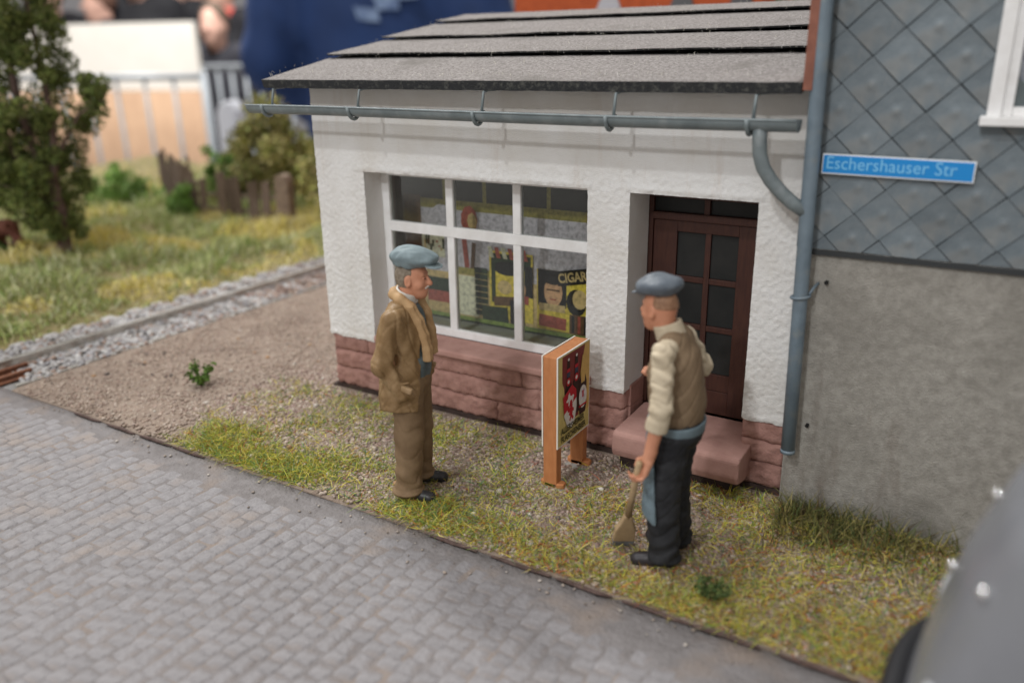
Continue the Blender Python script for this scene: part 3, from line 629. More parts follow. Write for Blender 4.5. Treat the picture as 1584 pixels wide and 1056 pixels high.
el = [(3.715, GY, gz(3.7) - .03), (3.716, GY, 2.36), (3.722, GY + .005, 2.28), (3.742, GY + .02, 2.205), (3.785, GY + .045, 2.13), (3.845, GY + .07, 2.06), (3.905, GY + .09, 2.005), (3.985, GY + .105, 1.955)]
MB().tube(el, .041, 14).build('drain_elbow', M_ZINC, gut, True)

# ================================================================== SLATE HOUSE
GYF = -.10
house = empty('slate_house', (3.96, 0, 0)); tag(house, 'grey house corner with diamond slates above a rough concrete base', 'building')
HO = Vector((3.96, 0, 0))
def hb(name, x0, x1, y0, y1, z0, z1, m, bevel=0, parent=house): return MB().box(x0 - HO.x, x1 - HO.x, y0, y1, z0, z1).build(name, m, parent, bevel=bevel)
def hcz(x, z): return .004 * fnoise(x, z, 3, 15) + .006 * fnoise(x, z, 9, 2)
xs2 = np.linspace(3.962, 8.2, 190); zs2 = np.linspace(-.02, 1.73, 84); V = []; nx = len(xs2)
for z in zs2:
    for x in xs2:
        rnd = max(0, 1 - (x - 3.962) / .06); V.append((x - HO.x, GYF - hcz(x, z) + .05 * rnd ** 2, z))
F = [(j * nx + i, j * nx + i + 1, (j + 1) * nx + i + 1, (j + 1) * nx + i) for j in range(len(zs2) - 1) for i in range(nx - 1)]
np_mesh('concrete_face', V, F, M_CONC, house, smooth=True)
hb('concrete_wall', 3.962, 8.2, -.055, 4.0, -.02, 1.73, M_CONC)
hb('upper_wall', 3.962, 8.2, -.085, 4.0, 1.73, 4.4, M_SLATEGAP)
hb('corner_board', 3.909, 3.958, -.24, -.125, 2.62, 4.4, mat('red_board', (.27, .11, .075), .8, (.20, .08, .055), 8, .3, 40))
hb('corner_slate_strip', 3.930, 3.985, -.118, -.062, 1.74, 4.4, M_SLATE)
# diamond slates
DW, DH = .292, .280; ns = 4
def slate_mesh(seed=0):
    rs_ = random.Random(seed); bh, bu, bv, wx, wz, tl = rs_.uniform(.003, .010), rs_.uniform(-.012, .012), rs_.uniform(-.012, .012), rs_.uniform(-.004, .004), rs_.uniform(-.004, .004), rs_.uniform(.009, .014)
    V = []; F = []; n = 10; tt = (0, .12, .28, .36, .43, .5, .57, .64, .72, .88, 1)
    for j in range(n + 1):
        for i in range(n + 1):
            a, bq = tt[i] - .5, tt[j] - .5; x = (a - bq) * DW * .490 + wx * a; z = (a + bq) * DH * .490 + wz * bq; r = math.hypot(x - bu, z - bv)
            V.append((x, -.009 - bh * max(0, 1 - (r / .030) ** 2) - .0030 * fnoise(x, z, 4 + seed, 13) - tl * (.5 - (a + bq) * .5), z))
    F = [(j * (n + 1) + i, j * (n + 1) + i + 1, (j + 1) * (n + 1) + i + 1, (j + 1) * (n + 1) + i) for j in range(n) for i in range(n)]; nt = len(F)
    rim = list(range(n + 1)) + [j * (n + 1) + n for j in range(1, n + 1)] + [n * (n + 1) + i for i in range(n - 1, -1, -1)] + [j * (n + 1) for j in range(n - 1, 0, -1)]
    o = len(V); k = len(rim); V += [V[i] for i in rim] + [(V[i][0], V[i][1] + .009, V[i][2]) for i in rim]; F += [(o + i, o + k + i, o + k + (i + 1) % k, o + (i + 1) % k) for i in range(k)]
    me = bpy.data.meshes.new('slate'); me.from_pydata(V, [], F); me.polygons.foreach_set('use_smooth', [q < nt for q in range(len(F))]); me.materials.append(M_SLATE); return me
smes = [slate_mesh(q) for q in range(7)]
GW = (4.79, 5.62, 2.46, 3.70)
for r in range(0, 19):
    for cidx in range(-1, 13):
        x = 4.224 - .146 + cidx * DW + (DW / 2 if r % 2 else 0); z = 1.672 + r * DH / 2
        if x < 3.9 or x > 7.0 or z > 4.2 or z < 1.62: continue
        if GW[0] + .1 < x < GW[1] - .05 and GW[2] + .1 < z < GW[3] - .1: continue
        sme = me_ = random.choice(smes)
        if x < 4.0 + DW / 2 or z < 1.73 + DH / 2:
            bm = bmesh.new(); bm.from_mesh(sme)
            for co, no in (((3.99 - x, 0, 0), (-1, 0, 0)), ((0, 0, 1.732 - z), (0, 0, -1))):
                bmesh.ops.bisect_plane(bm, geom=bm.verts[:] + bm.edges[:] + bm.faces[:], plane_co=co, plane_no=no, clear_outer=True)
            me_ = bpy.data.meshes.new('slate'); bm.to_mesh(me_); bm.free()
            if not len(me_.polygons): continue
            me_.materials.append(M_SLATE)
        o = link('slate', me_, house, (x - HO.x, -.087, z)); o.rotation_euler = (random.uniform(-.02, .02), random.uniform(-.02, .02), random.uniform(-.02, .02))
hb('slate_drip_edge', 3.985, 8.2, -.121, -.075, 1.700, 1.728, mat('drip', (.035, .038, .04), .8))
gw = empty('house_window', (0, 0, 0), parent=house)
b = lambda n, x0, x1, y0, y1, z0, z1, m=M_WHITEPAINT, bv=.005: hb(n, x0, x1, y0, y1, z0, z1, m, bv, gw)
b('frame', 4.80, 4.865, -.165, -.08, 2.50, 3.75); b('frame', 5.55, 5.615, -.165, -.08, 2.50, 3.75); b('frame', 4.865, 5.55, -.165, -.08, 3.68, 3.75); b('sill', 4.775, 5.64, -.195, -.08, 2.455, 2.50)
b('sash', 4.866, 4.91, -.150, -.08, 2.501, 3.679); b('sash', 4.911, 5.549, -.150, -.08, 2.501, 2.545)
b('curtain', 4.911, 5.549, -.092, -.086, 2.546, 3.679, mat('curtain', (.45, .44, .50), .9, (.30, .29, .36), 30), 0); b('pane', 4.911, 5.549, -.122, -.118, 2.546, 3.679, M_GLASS, 0)
# downpipe on the corner
dp = [(4.018 - HO.x, -.20, .46), (4.005 - HO.x, -.20, 1.2), (3.990 - HO.x, -.20, 2.0), (3.975 - HO.x, -.20, 3.0), (3.965 - HO.x, -.2, 4.4)]
dpo = MB().tube(dp, .0425, 16).build('downpipe', M_PIPE, house, True)
for z, x in ((1.46, 4.0), (.50, 4.016)):
    if z > 1: MB().tube([(x - HO.x + .052 * math.cos(q * math.pi / 10), -.20 + .052 * math.sin(q * math.pi / 10), z + .008 * math.cos(q * math.pi / 10)) for q in range(21)], .0085, 8, False).build('clamp', M_PIPE, dpo, True); MB().tube([(x + .045 - HO.x, -.19, z + .015), (x + .06 - HO.x, -.15, z + .05), (x + .075 - HO.x, -.09, z + .07)], .009, 8).build('clamp_hook', M_PIPE, dpo, True)
MB().tube([(4.018 - HO.x, -.20, .452), (4.018 - HO.x, -.20, .475)], .045, 16).build('pipe_end', M_PIPE, dpo, True)
for x, z in ((4.12, 1.54), (4.10, .62)): MB().tube([(x - HO.x, -.125, z), (x - HO.x, -.08, z)], .012, 8).build('bolt_hole', flat('black', (.01, .01, .01)), house)
# street sign
sg = empty('street_sign', (4.05, -.118, 2.17)); tag(sg, 'blue enamel street name sign on the slates beside the downpipe', 'sign')
sgb = MB().box(-.02, .742, -.022, -.012, 0, .110).build('plate', flat('sign_white', (.78, .80, .82), .4), sg)
MB().box(-.013, .735, -.0245, -.020, .007, .103).build('blue_field', mat('sign_blue', (.012, .235, .60), .35), sg)
vs, fs = text_polys('Eschershauser Str', .098); b = MB(); b.add([(.0 + x * .93, -.0265, .030 + y) for x, y, _ in vs], fs); b.build('lettering', flat('letter_blue', (.20, .52, .80)), sg)
sg.rotation_euler = (R(1), R(.6), 0)

# ================================================================== ADVERT BOARD
ad = empty('advert_board', (2.575, -.39, 0)); tag(ad, 'orange framed beer advert board standing before the shop', 'sign')
def ab(name, x0, x1, y0, y1, z0, z1, m=M_ORANGE, bv=.006): return MB().box(x0 - 2.575, x1 - 2.575, y0 + .39, y1 + .39, z0, z1).build(name, m, ad, bevel=bv)
ab('post', 2.515, 2.617, -.645, -.575, .02, .965); ab('post', 2.515, 2.617, -.255, -.187, .02, .965); ab('top_rail', 2.516, 2.616, -.575, -.255, .925, .963); ab('core', 2.525, 2.607, -.575, -.255, .36, .925); ab('bottom_rail', 2.518, 2.614, -.575, -.255, .33, .36)
for y in (-.61, -.22):
    MB().prism([(-.06 + .0, -.035), (.06, -.035), (.09, -.02), (.09, .02), (.06, .035), (-.06, .035), (-.09, .02), (-.09, -.02)], lambda u, v, d: (u, v + y + .39, d), .012, .055).build('foot', M_ORANGE, ad, bevel=.01)
    MB().tube([(0, y + .39, .008), (0, y + .39, .02)], [.13, .10], 12).build('glue_pad', M_STONEBASE, ad, True)
M_CARD = flat('card_white', (.80, .78, .72), .5)
ab('poster_card', 2.618, 2.627, -.648, -.182, .315, .968, M_CARD, .0015); ab('poster_card', 2.505, 2.514, -.648, -.182, .315, .968, M_CARD, .0015)
PC.update({'pyel': (.66, .54, .20), 'dred': (.20, .035, .03), 'bottle': (.045, .018, .012), 'shield': (.50, .02, .03), 'white': (.75, .72, .68), 'gold': (.66, .42, .13), 'navy': (.05, .06, .10), 'ink': (.035, .04, .012)}); keys = list(PC)
PC['dred'] = (.22, .04, .035)
ap = Print(lambda u, v, d: (2.6272 - 2.575 + d * .9, -.64 + .39 + u * .952, .325 + v))           # u 0..0.47, v 0..0.635
ap.rect(.0, .0, .472, .635, 'pyel'); ap.rect(.055, .135, .44, .628, 'dred'); ap.poly([(.30, .135), (.472, .135), (.472, .628), (.40, .628), (.33, .45)], 'gold'); ap.poly([(.055, .135), (.13, .135), (.08, .40), (.055, .45)], 'pyel')
def bottle(u, v0, k, cap):
    ap.poly([(u - .052, v0), (u + .052, v0), (u + .056, v0 + .02), (u + .056, v0 + .21), (u + .026, v0 + .29), (u + .020, v0 + .42), (u - .020, v0 + .42), (u - .026, v0 + .29), (u - .056, v0 + .21), (u - .056, v0 + .02)], k)
    ap.rect(u - .024, v0 + .30, u + .024, v0 + .36, 'navy'); ap.rect(u - .024, v0 + .335, u + .024, v0 + .36, 'shield'); ap.oval(u, v0 + .265, .032, .03, 'shield', 10); ap.oval(u, v0 + .265, .016, .014, 'white', 8); ap.oval(u, v0 + .425, .014, .011, 'white', 8)
bottle(.145, .165, 'bottle', 0); bottle(.262, .165, 'bottle', 0)
ap.poly([(.315, .13), (.40, .13), (.42, .18), (.42, .36), (.385, .44), (.335, .44), (.305, .36), (.305, .18)], 'bottle'); ap.poly([(.335, .36), (.39, .36), (.40, .46), (.372, .56), (.35, .56), (.325, .46)], 'gold'); ap.oval(.362, .255, .062, .085, 'white', 14); ap.oval(.362, .27, .04, .045, 'pale', 12); ap.rect(.350, .25, .374, .30, 'shield'); ap.rect(.30, .185, .424, .20, 'shield')
sh = [(.055, .345), (.12, .37), (.19, .40), (.255, .345), (.262, .22), (.235, .13), (.18, .085), (.12, .115), (.075, .20)]
ap.poly(sh, 'white'); ap.poly([(.055, .345), (.12, .37), (.19, .40), (.255, .345), (.259, .285), (.070, .215)], 'shield')
ap.poly([(.10, .30), (.125, .315), (.135, .34), (.155, .352), (.158, .33), (.185, .318), (.205, .325), (.222, .31), (.21, .30), (.205, .27), (.193, .268), (.19, .293), (.16, .29), (.148, .258), (.136, .258), (.138, .292), (.115, .288)], 'white')   # horse
ap.poly([(.12, .235), (.14, .255), (.155, .24), (.175, .262), (.20, .255), (.195, .235), (.215, .225), (.22, .20), (.20, .205), (.195, .18), (.215, .155), (.20, .14), (.178, .165), (.165, .14), (.15, .15), (.165, .18), (.14, .19), (.15, .21), (.125, .215)], 'shield')   # lion
ap.text('ALLERSHEIMER', .030, .082, .062, 'ink', 0, .86); ap.text('FLASCHENBIER', .030, .022, .062, 'ink', 0, .90)
ap.done('poster_print', ad)
# ================================================================== FIGURES
def gloss(name, c, c2, s=9, r=.6, lo=.38, hi=.64, bump=.15): return mat(name, c, r, c2, s, .35, 130, spec=.3, lo=lo, hi=hi, bdist=.004)
def shoe(P, x, y, a=0.0, z=.0):
    c, s = math.cos(a), math.sin(a)
    def w(u, v, h): return (x + u * c - v * s, y + u * s + v * c, z + h)
    d = su(.03, cone(P, w(-.05, 0, .05), w(.02, 0, .055), .045, .045), cone(P, w(.02, 0, .048), w(.135, 0, .034), .044, .040), cone(P, w(-.045, 0, .06), w(-.035, 0, .13), .045, .042))
    return np.maximum(d, z + .006 - P[:, 2])
def head_sdf(P, cx, cy, cz, moustache=False):
    """head with its centre between the ears; face towards +x"""
    q = P - v3(cx, cy, cz)
    d = su(.04, ell(q, (-.008, 0, .02), (.098, .076, .105)), ell(q, (.035, 0, -.055), (.060, .056, .070)), cone(q, (.052, 0, -.105), (.060, 0, -.105), .026, .024))
    d = su(.012, d, cone(q, (.088, 0, .012), (.112, 0, -.032), .010, .017))                       # nose
    d = su(.014, d, cone(q, (.070, -.03, .024), (.076, .03, .024), .015, .015))                    # brow
    for s in (-1, 1):
        d = su(.014, d, ell(q, (.052, s * .045, -.035), (.030, .022, .028)))                      # cheeks
        d = ssub(d, ell(q, (.092, s * .030, .004), (.018, .015, .010)), .012)
        d = smin(d, ell(q, (.080, s * .030, .003), (.012, .013, .009)), .004)
        e = ell(q, (-.008, s * .080, -.012), (.022, .010, .036)); e = ssub(e, ell(q, (-.002, s * .090, -.010), (.011, .008, .020)), .006); d = smin(d, e, .012)
    d = ssub(d, cone(q, (.095, -.020, -.068), (.095, .020, -.068), .006, .006), .008)              # mouth
    d = su(.008, d, cone(q, (.088, -.016, -.077), (.088, .016, -.077), .007, .007))
    return d
def hand_sdf(P, o, X, Y, side, curl=1.0):
    """wrist at o, fingers along X, palm normal Y; thumb to Z = side * X x Y"""
    o = v3(*o); X = v3(*X); X /= np.linalg.norm(X); Y = v3(*Y); Y = Y - X * (X @ Y); Y /= np.linalg.norm(Y); Z = np.cross(X, Y) * side
    Q = np.stack([(P - o) @ X, (P - o) @ Y, (P - o) @ Z], 1).astype(np.float32)
    d = sbox(Q, (.045, 0, 0), (.048, .016, .041), .014); d = su(.02, d, cone(Q, (-.05, 0, 0), (.01, 0, 0), .031, .027))
    for i, L in enumerate((.040, .045, .042, .032)):
        z = .031 - i * .0205; a = (.088, 0, z); b = (.088 + L * .85, .010 * curl, z); c = (b[0] + L * .30, b[1] + .030 * curl, z * .95); e = (c[0] - .022 * curl, c[1] + .020 * curl, z * .92)
        f = su(.006, cone(Q, a, b, .0098, .0092), cone(Q, b, c, .0092, .0085), cone(Q, c, e, .0085, .0075)); d = smin(d, f, .007)
    t = su(.008, cone(Q, (.012, .004, .032), (.045, .018, .060), .0135, .0115), cone(Q, (.045, .018, .060), (.080, .026, .052), .0115, .0095)); return smin(d, t, .012)

# ---- man in the brown coat
def man_coat():
    p = empty('person', (1.80, -1.13, .014), R(19)); tag(p, 'man in brown coat, beige scarf and light blue cap, hands in pockets', 'person')
    HC = (.050, 0, 1.505)
    def body(P):
        d = head_sdf(P, *HC)
        d = su(.03, d, cone(P, (-.010, 0, 1.22), (.020, 0, 1.45), .062, .056))
        tor = su(.06, ell(P, (0, 0, 1.12), (.10, .15, .20)), ell(P, (0, 0, .90), (.10, .14, .14))); d = su(.05, d, tor)
        for s in (-1, 1):
            d = su(.03, d, cone(P, (0, s * .08, .85), (.0, s * .095, .47), .075, .055), cone(P, (.0, s * .095, .47), (-.02, s * .105, .10), .055, .042))
            d = su(.03, d, cone(P, (-.03, s * .17, 1.27), (-.085, s * .205, 1.0), .05, .042), cone(P, (-.085, s * .205, 1.0), (-.01, s * .185, .82), .042, .032))
            d = smin(d, hand_sdf(P, (-.01, s * .185, .82), (.12, -.1 * s, -.9), (0, -s, 0), -s, .4), .01)
        return d
    sculpt('body', body, (-.26, -.32, .02), (.22, .32, 1.68), .0068, M_SKIN, p)
    def hair(P):
        q = P - v3(*HC); d = ell(q, (-.012, 0, .012), (.104, .082, .108)); d = np.maximum(d, q[:, 0] - .018 + .5 * np.maximum(0, -.02 - q[:, 2])); d = np.maximum(d, -q[:, 2] - .058)
        for s in (-1, 1): d = ssub(d, ell(q, (-.0, s * .085, -.012), (.030, .03, .045)), .006)
        return d
    sculpt('hair', hair, (-.1, -.12, 1.42), (.16, .12, 1.66), .006, gloss('grey_brown_hair', (.16, .125, .09), (.26, .22, .17), 40), p)
    def mous(P): q = P - v3(*HC); return su(.01, cone(q, (.098, -.002, -.050), (.090, -.030, -.060), .007, .005), cone(q, (.098, .002, -.050), (.090, .026, -.060), .007, .005))
    sculpt('moustache', mous, (.09, -.06, 1.40), (.19, .06, 1.49), .004, gloss('white_hair', (.62, .58, .52), (.5, .45, .4)), p)
    def eyes(P): q = P - v3(*HC); return np.minimum(ell(q, (.0905, -.030, .003), (.004, .007, .0045)), ell(q, (.0905, .030, .003), (.004, .007, .0045)))
    sculpt('eyes', eyes, (.12, -.05, 1.49), (.16, .05, 1.53), .002, gloss('eye_dark', (.03, .02, .02), (.05, .03, .03)), p)
    def cap(P):
        q = P - v3(.052, 0, 1.615)
        d = su(.035, ell(q, (-.012, 0, .030), (.128, .112, .062)), ell(q, (.075, 0, .012), (.095, .092, .045)), ell(q, (-.01, 0, -.010), (.108, .092, .050)))
        d = np.maximum(d, -.038 - q[:, 2] + .12 * np.minimum(0, q[:, 0] - .02) * -1) + waves(P, .004, 40, 3)
        return d
    c = sculpt('cap', cap, (-.14, -.16, 1.55), (.29, .16, 1.75), .006, gloss('cap_blue', (.215, .275, .295), (.15, .195, .21), 11, .6), p)
    def visor(P): q = P - v3(.185, 0, 1.590); return su(.01, ell(q, (0, 0, 0), (.062, .082, .010), ('Y', .22)))
    sculpt('visor', visor, (.08, -.12, 1.55), (.28, .12, 1.64), .004, MATS['cap_blue'], c)
    def coat(P):
        d = su(.07, ell(P, (-.012, 0, 1.16), (.128, .185, .20)), ell(P, (-.012, 0, .95), (.140, .180, .26)), ell(P, (-.040, 0, .72), (.165, .232, .34)))
        d = su(.05, d, cone(P, (-.025, -.10, 1.31), (-.02, .10, 1.31), .066, .066))
        sh = 0
        for s in (-1, 1):
            arm = su(.03, cone(P, (-.035, s * .180, 1.275), (-.105, s * .232, .99), .072, .066), cone(P, (-.105, s * .232, .99), (.020, s * .205, .80), .066, .058))
            arm = arm + .006 * np.sin((P[:, 2] * 34 + P[:, 0] * 45 + 1.5 * np.sin(P[:, 1] * 18))) * np.clip((1.2 - P[:, 2]) * 3, 0, 1)
            d = smin(d, arm, .04)
            d = ssub(d, cone(P, (.045, s * .27, .91), (.075, s * .19, .86), .012, .012), .012)
            d = smin(d, cone(P, (-.05, s * .255, .855), (.062, s * .225, .885), .015, .013), .012)
        Q = P * v3(1.6, 1.6, .55); d = d + waves(Q, .008, 22, 5) + crease(P, (18, 30, 9), .4 + 2 * np.sin(P[:, 2] * 7), .006) + crease(P, (-26, 22, 14), 1.1 + 1.5 * np.sin(P[:, 2] * 9), .005)
        wedge = np.abs(P[:, 1]) - (.030 + .055 * np.clip((1.36 - P[:, 2]) / .3, 0, 1) + .05 * np.clip((.95 - P[:, 2]) / .25, 0, 1))
        open_ = np.maximum(wedge, .035 - P[:, 0]); d = ssub(d, open_, .02)
        d = np.maximum(d, .655 + .10 * P[:, 0] * (P[:, 0] > 0) + .02 * np.sin(P[:, 1] * 18) - P[:, 2]); d = ssub(d, ell(P, (-.01, 0, .62), (.12, .15, .12)), .02)
        return np.maximum(d, P[:, 2] - 1.385)
    coat_o = sculpt('coat', coat, (-.30, -.36, .60), (.22, .36, 1.42), .0062, gloss('coat_brown', (.205, .125, .055), (.33, .22, .115), 7, .5, .44, .70), p)
    for s in (-1, 1): sculpt('pocket_flap', lambda P: sbox(P, (.035, s * .240, .850), (.060, .018, .020), .01, ('Y', .35)), (-.05, s * .24 - .05, .79), (.12, s * .24 + .05, .91), .006, gloss('coat_edge', (.34, .23, .13), (.27, .17, .08)), coat_o)
    def shirt(P): return np.maximum(su(.04, ell(P, (.0, 0, 1.16), (.118, .135, .21)), ell(P, (.01, 0, .93), (.122, .15, .20))) + waves(P, .004, 40, 2), .80 - P[:, 2])
    sculpt('waistcoat', shirt, (-.15, -.18, .78), (.16, .18, 1.38), .009, gloss('waistcoat_grey', (.075, .10, .105), (.13, .165, .18), 8), p)
    def collar(P): return np.maximum(np.abs(cone(P, (-.004, 0, 1.36), (.012, 0, 1.425), .070, .066)) - .007, np.maximum(P[:, 2] - 1.425 + .4 * P[:, 0], 1.34 - P[:, 2]))
    sculpt('shirt_collar', collar, (-.1, -.1, 1.32), (.11, .1, 1.47), .005, gloss('collar_white', (.62, .60, .55), (.5, .48, .44)), p)
    def scarf(P):
        d = 9.0 * np.ones(len(P), np.float32)
        ring = [(-.080, 0, 1.405), (-.062, -.060, 1.405), (-.010, -.092, 1.385), (.055, -.088, 1.335), (.100, -.076, 1.25), (.128, -.066, 1.15), (.140, -.056, 1.06), (.140, -.052, .985)]
        for s in (-1, 1):
            pts = [(a, b * -s, c) for a, b, c in ring]; rr = [.030, .032, .034, .034, .032, .030, .030, .032]
            for i in range(7): d = smin(d, cone(P * v3(1, 1, 1), pts[i], pts[i + 1], rr[i], rr[i + 1]), .014)
        d = d + .004 * np.sin(P[:, 1] * 190 + P[:, 2] * 25) * (P[:, 2] < 1.35); return np.maximum(d, .985 - P[:, 2] + .15 * (P[:, 1]))
    sculpt('scarf', scarf, (-.14, -.15, .93), (.20, .15, 1.46), .0065, gloss('scarf_beige', (.44, .285, .145), (.36, .22, .105), 12, .65), p)
    def trou(P):
        d = ell(P, (-.005, 0, .84), (.128, .158, .13))
        for s in (-1, 1):
            l = su(.03, cone(P, (-.0, s * .078, .82), (.0, s * .092, .46), .106, .094), cone(P, (.0, s * .092, .46), (-.018, s * .122, .06), .094, .088))
            l = l + .005 * np.sin(P[:, 2] * 55 + P[:, 1] * 30 + P[:, 0] * 26) * np.clip((.35 - P[:, 2]) * 4, .15, 1); d = smin(d, l, .012)
            d = smin(d, np.abs(P[:, 2] - .075) * .8 - .020 + np.maximum(0, cone(P, (-.018, s * .122, .04), (-.018, s * .122, .12), .092, .092)), .004)
        d = d + waves(P, .004, 26, 4) + crease(P, (9, 8, 21), 1.5 * np.sin(P[:, 1] * 25 + P[:, 2] * 3), .004); return np.maximum(d, .052 - P[:, 2])
    sculpt('trousers', trou, (-.18, -.26, .03), (.18, .26, .98), .0065, gloss('trousers_brown', (.155, .098, .052), (.21, .14, .078), 7, .75), p)
    for y, a in ((-.125, -.10), (.125, .22)): sculpt('shoe', lambda P: shoe(P, .0, y, a), (-.16, y - .12, -.01), (.22, y + .14, .20), .006, gloss('shoe_black', (.022, .021, .023), (.05, .048, .05), 12, .35), p)
man_coat()

# ---- man in waistcoat leaning on a shovel
def man_vest():
    p = empty('person', (3.575, -1.01, .014), R(184)); tag(p, 'man in brown waistcoat, rolled cream sleeves and grey blue cap holding a shovel', 'person')
    HC = (.125, 0, 1.515); YR = np.array(Matrix.Rotation(-.36, 3, 'Z'), np.float32)
    def yaw(P): return (P - v3(*HC)) @ YR + v3(*HC)
    LS, LE, LW = (.030, .205, 1.335), (.010, .258, 1.05), (.065, .268, .745)
    RS, RE, RW = (.030, -.185, 1.305), (-.055, -.270, 1.125), (.135, -.215, 1.09)
    SH0, SH1 = Vector((.155, .290, .86)), Vector((.330, .30, .06))
    def body(P):
        d = head_sdf(yaw(P), *HC); d = su(.03, d, cone(P, (.045, 0, 1.26), (.095, 0, 1.46), .062, .056))
        d = su(.05, d, ell(P, (.03, 0, 1.15), (.10, .15, .20)), ell(P, (.0, 0, .90), (.10, .14, .13)))
        for s in (-1, 1): d = su(.03, d, cone(P, (0, s * .08, .85), (.02, s * .095, .47), .075, .055), cone(P, (.02, s * .095, .47), (-.01, s * .105, .10), .055, .042))
        d = su(.02, d, cone(P, LS, LE, .05, .044), cone(P, LE, LW, .046, .031)); d = su(.02, d, cone(P, RS, RE, .05, .044), cone(P, RE, RW, .045, .031))
        d = smin(d, hand_sdf(P, LW, (.30, .05, -.95), (.35, .35, .1), 1, 1.15), .012)
        d = smin(d, hand_sdf(P, RW, (.8, .5, .12), (0, .3, -.9), 1, .8), .012); return d
    sculpt('body', body, (-.22, -.40, .02), (.30, .40, 1.70), .0068, M_SKIN, p)
    def hair(P):
        q = yaw(P) - v3(*HC); d = ell(q, (-.012, 0, .014), (.101, .079, .106)); d = np.maximum(d, q[:, 0] + .01); d = np.maximum(d, .012 - q[:, 2])
        for s in (-1, 1): d = ssub(d, ell(q, (-.0, s * .085, -.012), (.030, .03, .045)), .006)
        return d
    sculpt('hair', hair, (.0, -.12, 1.47), (.20, .12, 1.66), .006, gloss('brown_hair', (.20, .105, .06), (.30, .17, .10), 40), p)
    def eyes(P): q = yaw(P) - v3(*HC); return np.minimum(ell(q, (.0905, -.030, .003), (.004, .007, .0045)), ell(q, (.0905, .030, .003), (.004, .007, .0045)))
    sculpt('eyes', eyes, (.19, -.09, 1.50), (.23, .05, 1.54), .002, MATS['eye_dark'], p)
    def cap(P):
        q = yaw(P) - v3(.128, 0, 1.625); q = q @ np.array(Matrix.Rotation(.10, 3, 'Y'), np.float32)
        d = su(.03, ell(q, (.0, 0, .022), (.132, .120, .048)), ell(q, (.02, 0, -.006), (.122, .104, .042)), ell(q, (.01, 0, .045), (.07, .07, .032)))
        return np.maximum(d, -.030 - q[:, 2]) + waves(P, .0035, 40, 9)
    c = sculpt('cap', cap, (-.05, -.17, 1.56), (.31, .17, 1.75), .006, gloss('cap_grey', (.088, .106, .128), (.13, .15, .172), 11, .5), p)
    def visor(P): q = yaw(P) - v3(.245, 0, 1.592); return ell(q, (0, 0, 0), (.050, .078, .010), ('Y', .3))
    sculpt('visor', visor, (.14, -.16, 1.55), (.32, .11, 1.63), .004, MATS['cap_grey'], c)
    def shirt(P):
        d = su(.03, ell(P, (.028, 0, 1.16), (.112, .168, .20)), cone(P, (.03, -.12, 1.335), (.03, .12, 1.335), .058, .058))
        for a, b, w, t in ((LS, LE, LW, .42), (RS, RE, RW, .22)):
            a, b, w = Vector(a), Vector(b), Vector(w); e = b.lerp(w, t)
            l = cone(P, a, b, .064, .058)
            ax = (w - b).normalized(); tt = (P - v3(*b)) @ v3(*ax); l = l + .0045 * np.sin((P @ v3(*(w - a).normalized())) * 80 + 2.2 * np.sin(P[:, 1] * 40 + P[:, 0] * 25)) * np.clip((1.22 - P[:, 2]) * 6, .1, 1) + waves(P, .009, 32, 6)
            l = l + crease(P, (16, 10, 34), 1.4 * np.sin(P[:, 1] * 30 + P[:, 0] * 22), .006); lf = smin(cone(P, b, e, .058, .055) + waves(P, .006, 35, 6), cone(P, b.lerp(w, t - .16), e, .060, .061), .008); l = smin(l, np.maximum(lf, (P - v3(*e)) @ v3(*ax)), .02); d = smin(d, l, .02)
        col = np.maximum(np.abs(cone(P, (.050, 0, 1.36), (.085, 0, 1.45), .074, .068)) - .009, np.maximum((P[:, 2] - 1.445) + .35 * (P[:, 0] - .06), 1.34 - P[:, 2])); return np.minimum(d, col)
    sculpt('shirt', shirt, (-.24, -.40, .85), (.25, .40, 1.50), .0064, gloss('shirt_cream', (.55, .47, .345), (.46, .385, .275), 9, .65), p)
    def vest(P):
        d = su(.06, ell(P, (.018, 0, 1.17), (.146, .190, .22)), ell(P, (-.002, 0, .98), (.150, .178, .23)), cone(P, (.03, -.085, 1.355), (.03, .085, 1.355), .056, .056))
        d = d + waves(P, .005, 24, 12) + crease(P, (4, 10, 26), 1.8 * np.sin(P[:, 1] * 12 + P[:, 0] * 9), .005)
        for s in (-1, 1): d = ssub(d, ell(P, (.035, s * .245, 1.27), (.098, .085, .135)), .012)
        d = ssub(d, cone(P, (.055, 0, 1.34), (.10, 0, 1.52), .075, .075), .012); d = ssub(d, ell(P, (.2, 0, 1.32), (.11, .055, .20)), .02)
        return np.maximum(d, .865 + .10 * (P[:, 0]) - P[:, 2])
    sculpt('waistcoat', vest, (-.18, -.24, .80), (.22, .24, 1.46), .0062, gloss('vest_brown', (.215, .150, .092), (.165, .112, .066), 8, .75), p)
    def hem(P): d = np.abs(su(.05, ell(P, (-.002, 0, .90), (.152, .184, .22)))) - .008; return np.maximum(d, np.maximum(P[:, 2] - .90, .852 + .10 * P[:, 0] - P[:, 2]))
    sculpt('shirt_hem', hem, (-.19, -.22, .80), (.19, .22, .93), .006, gloss('apron_blue', (.16, .215, .245), (.115, .155, .178), 8, .7), p)
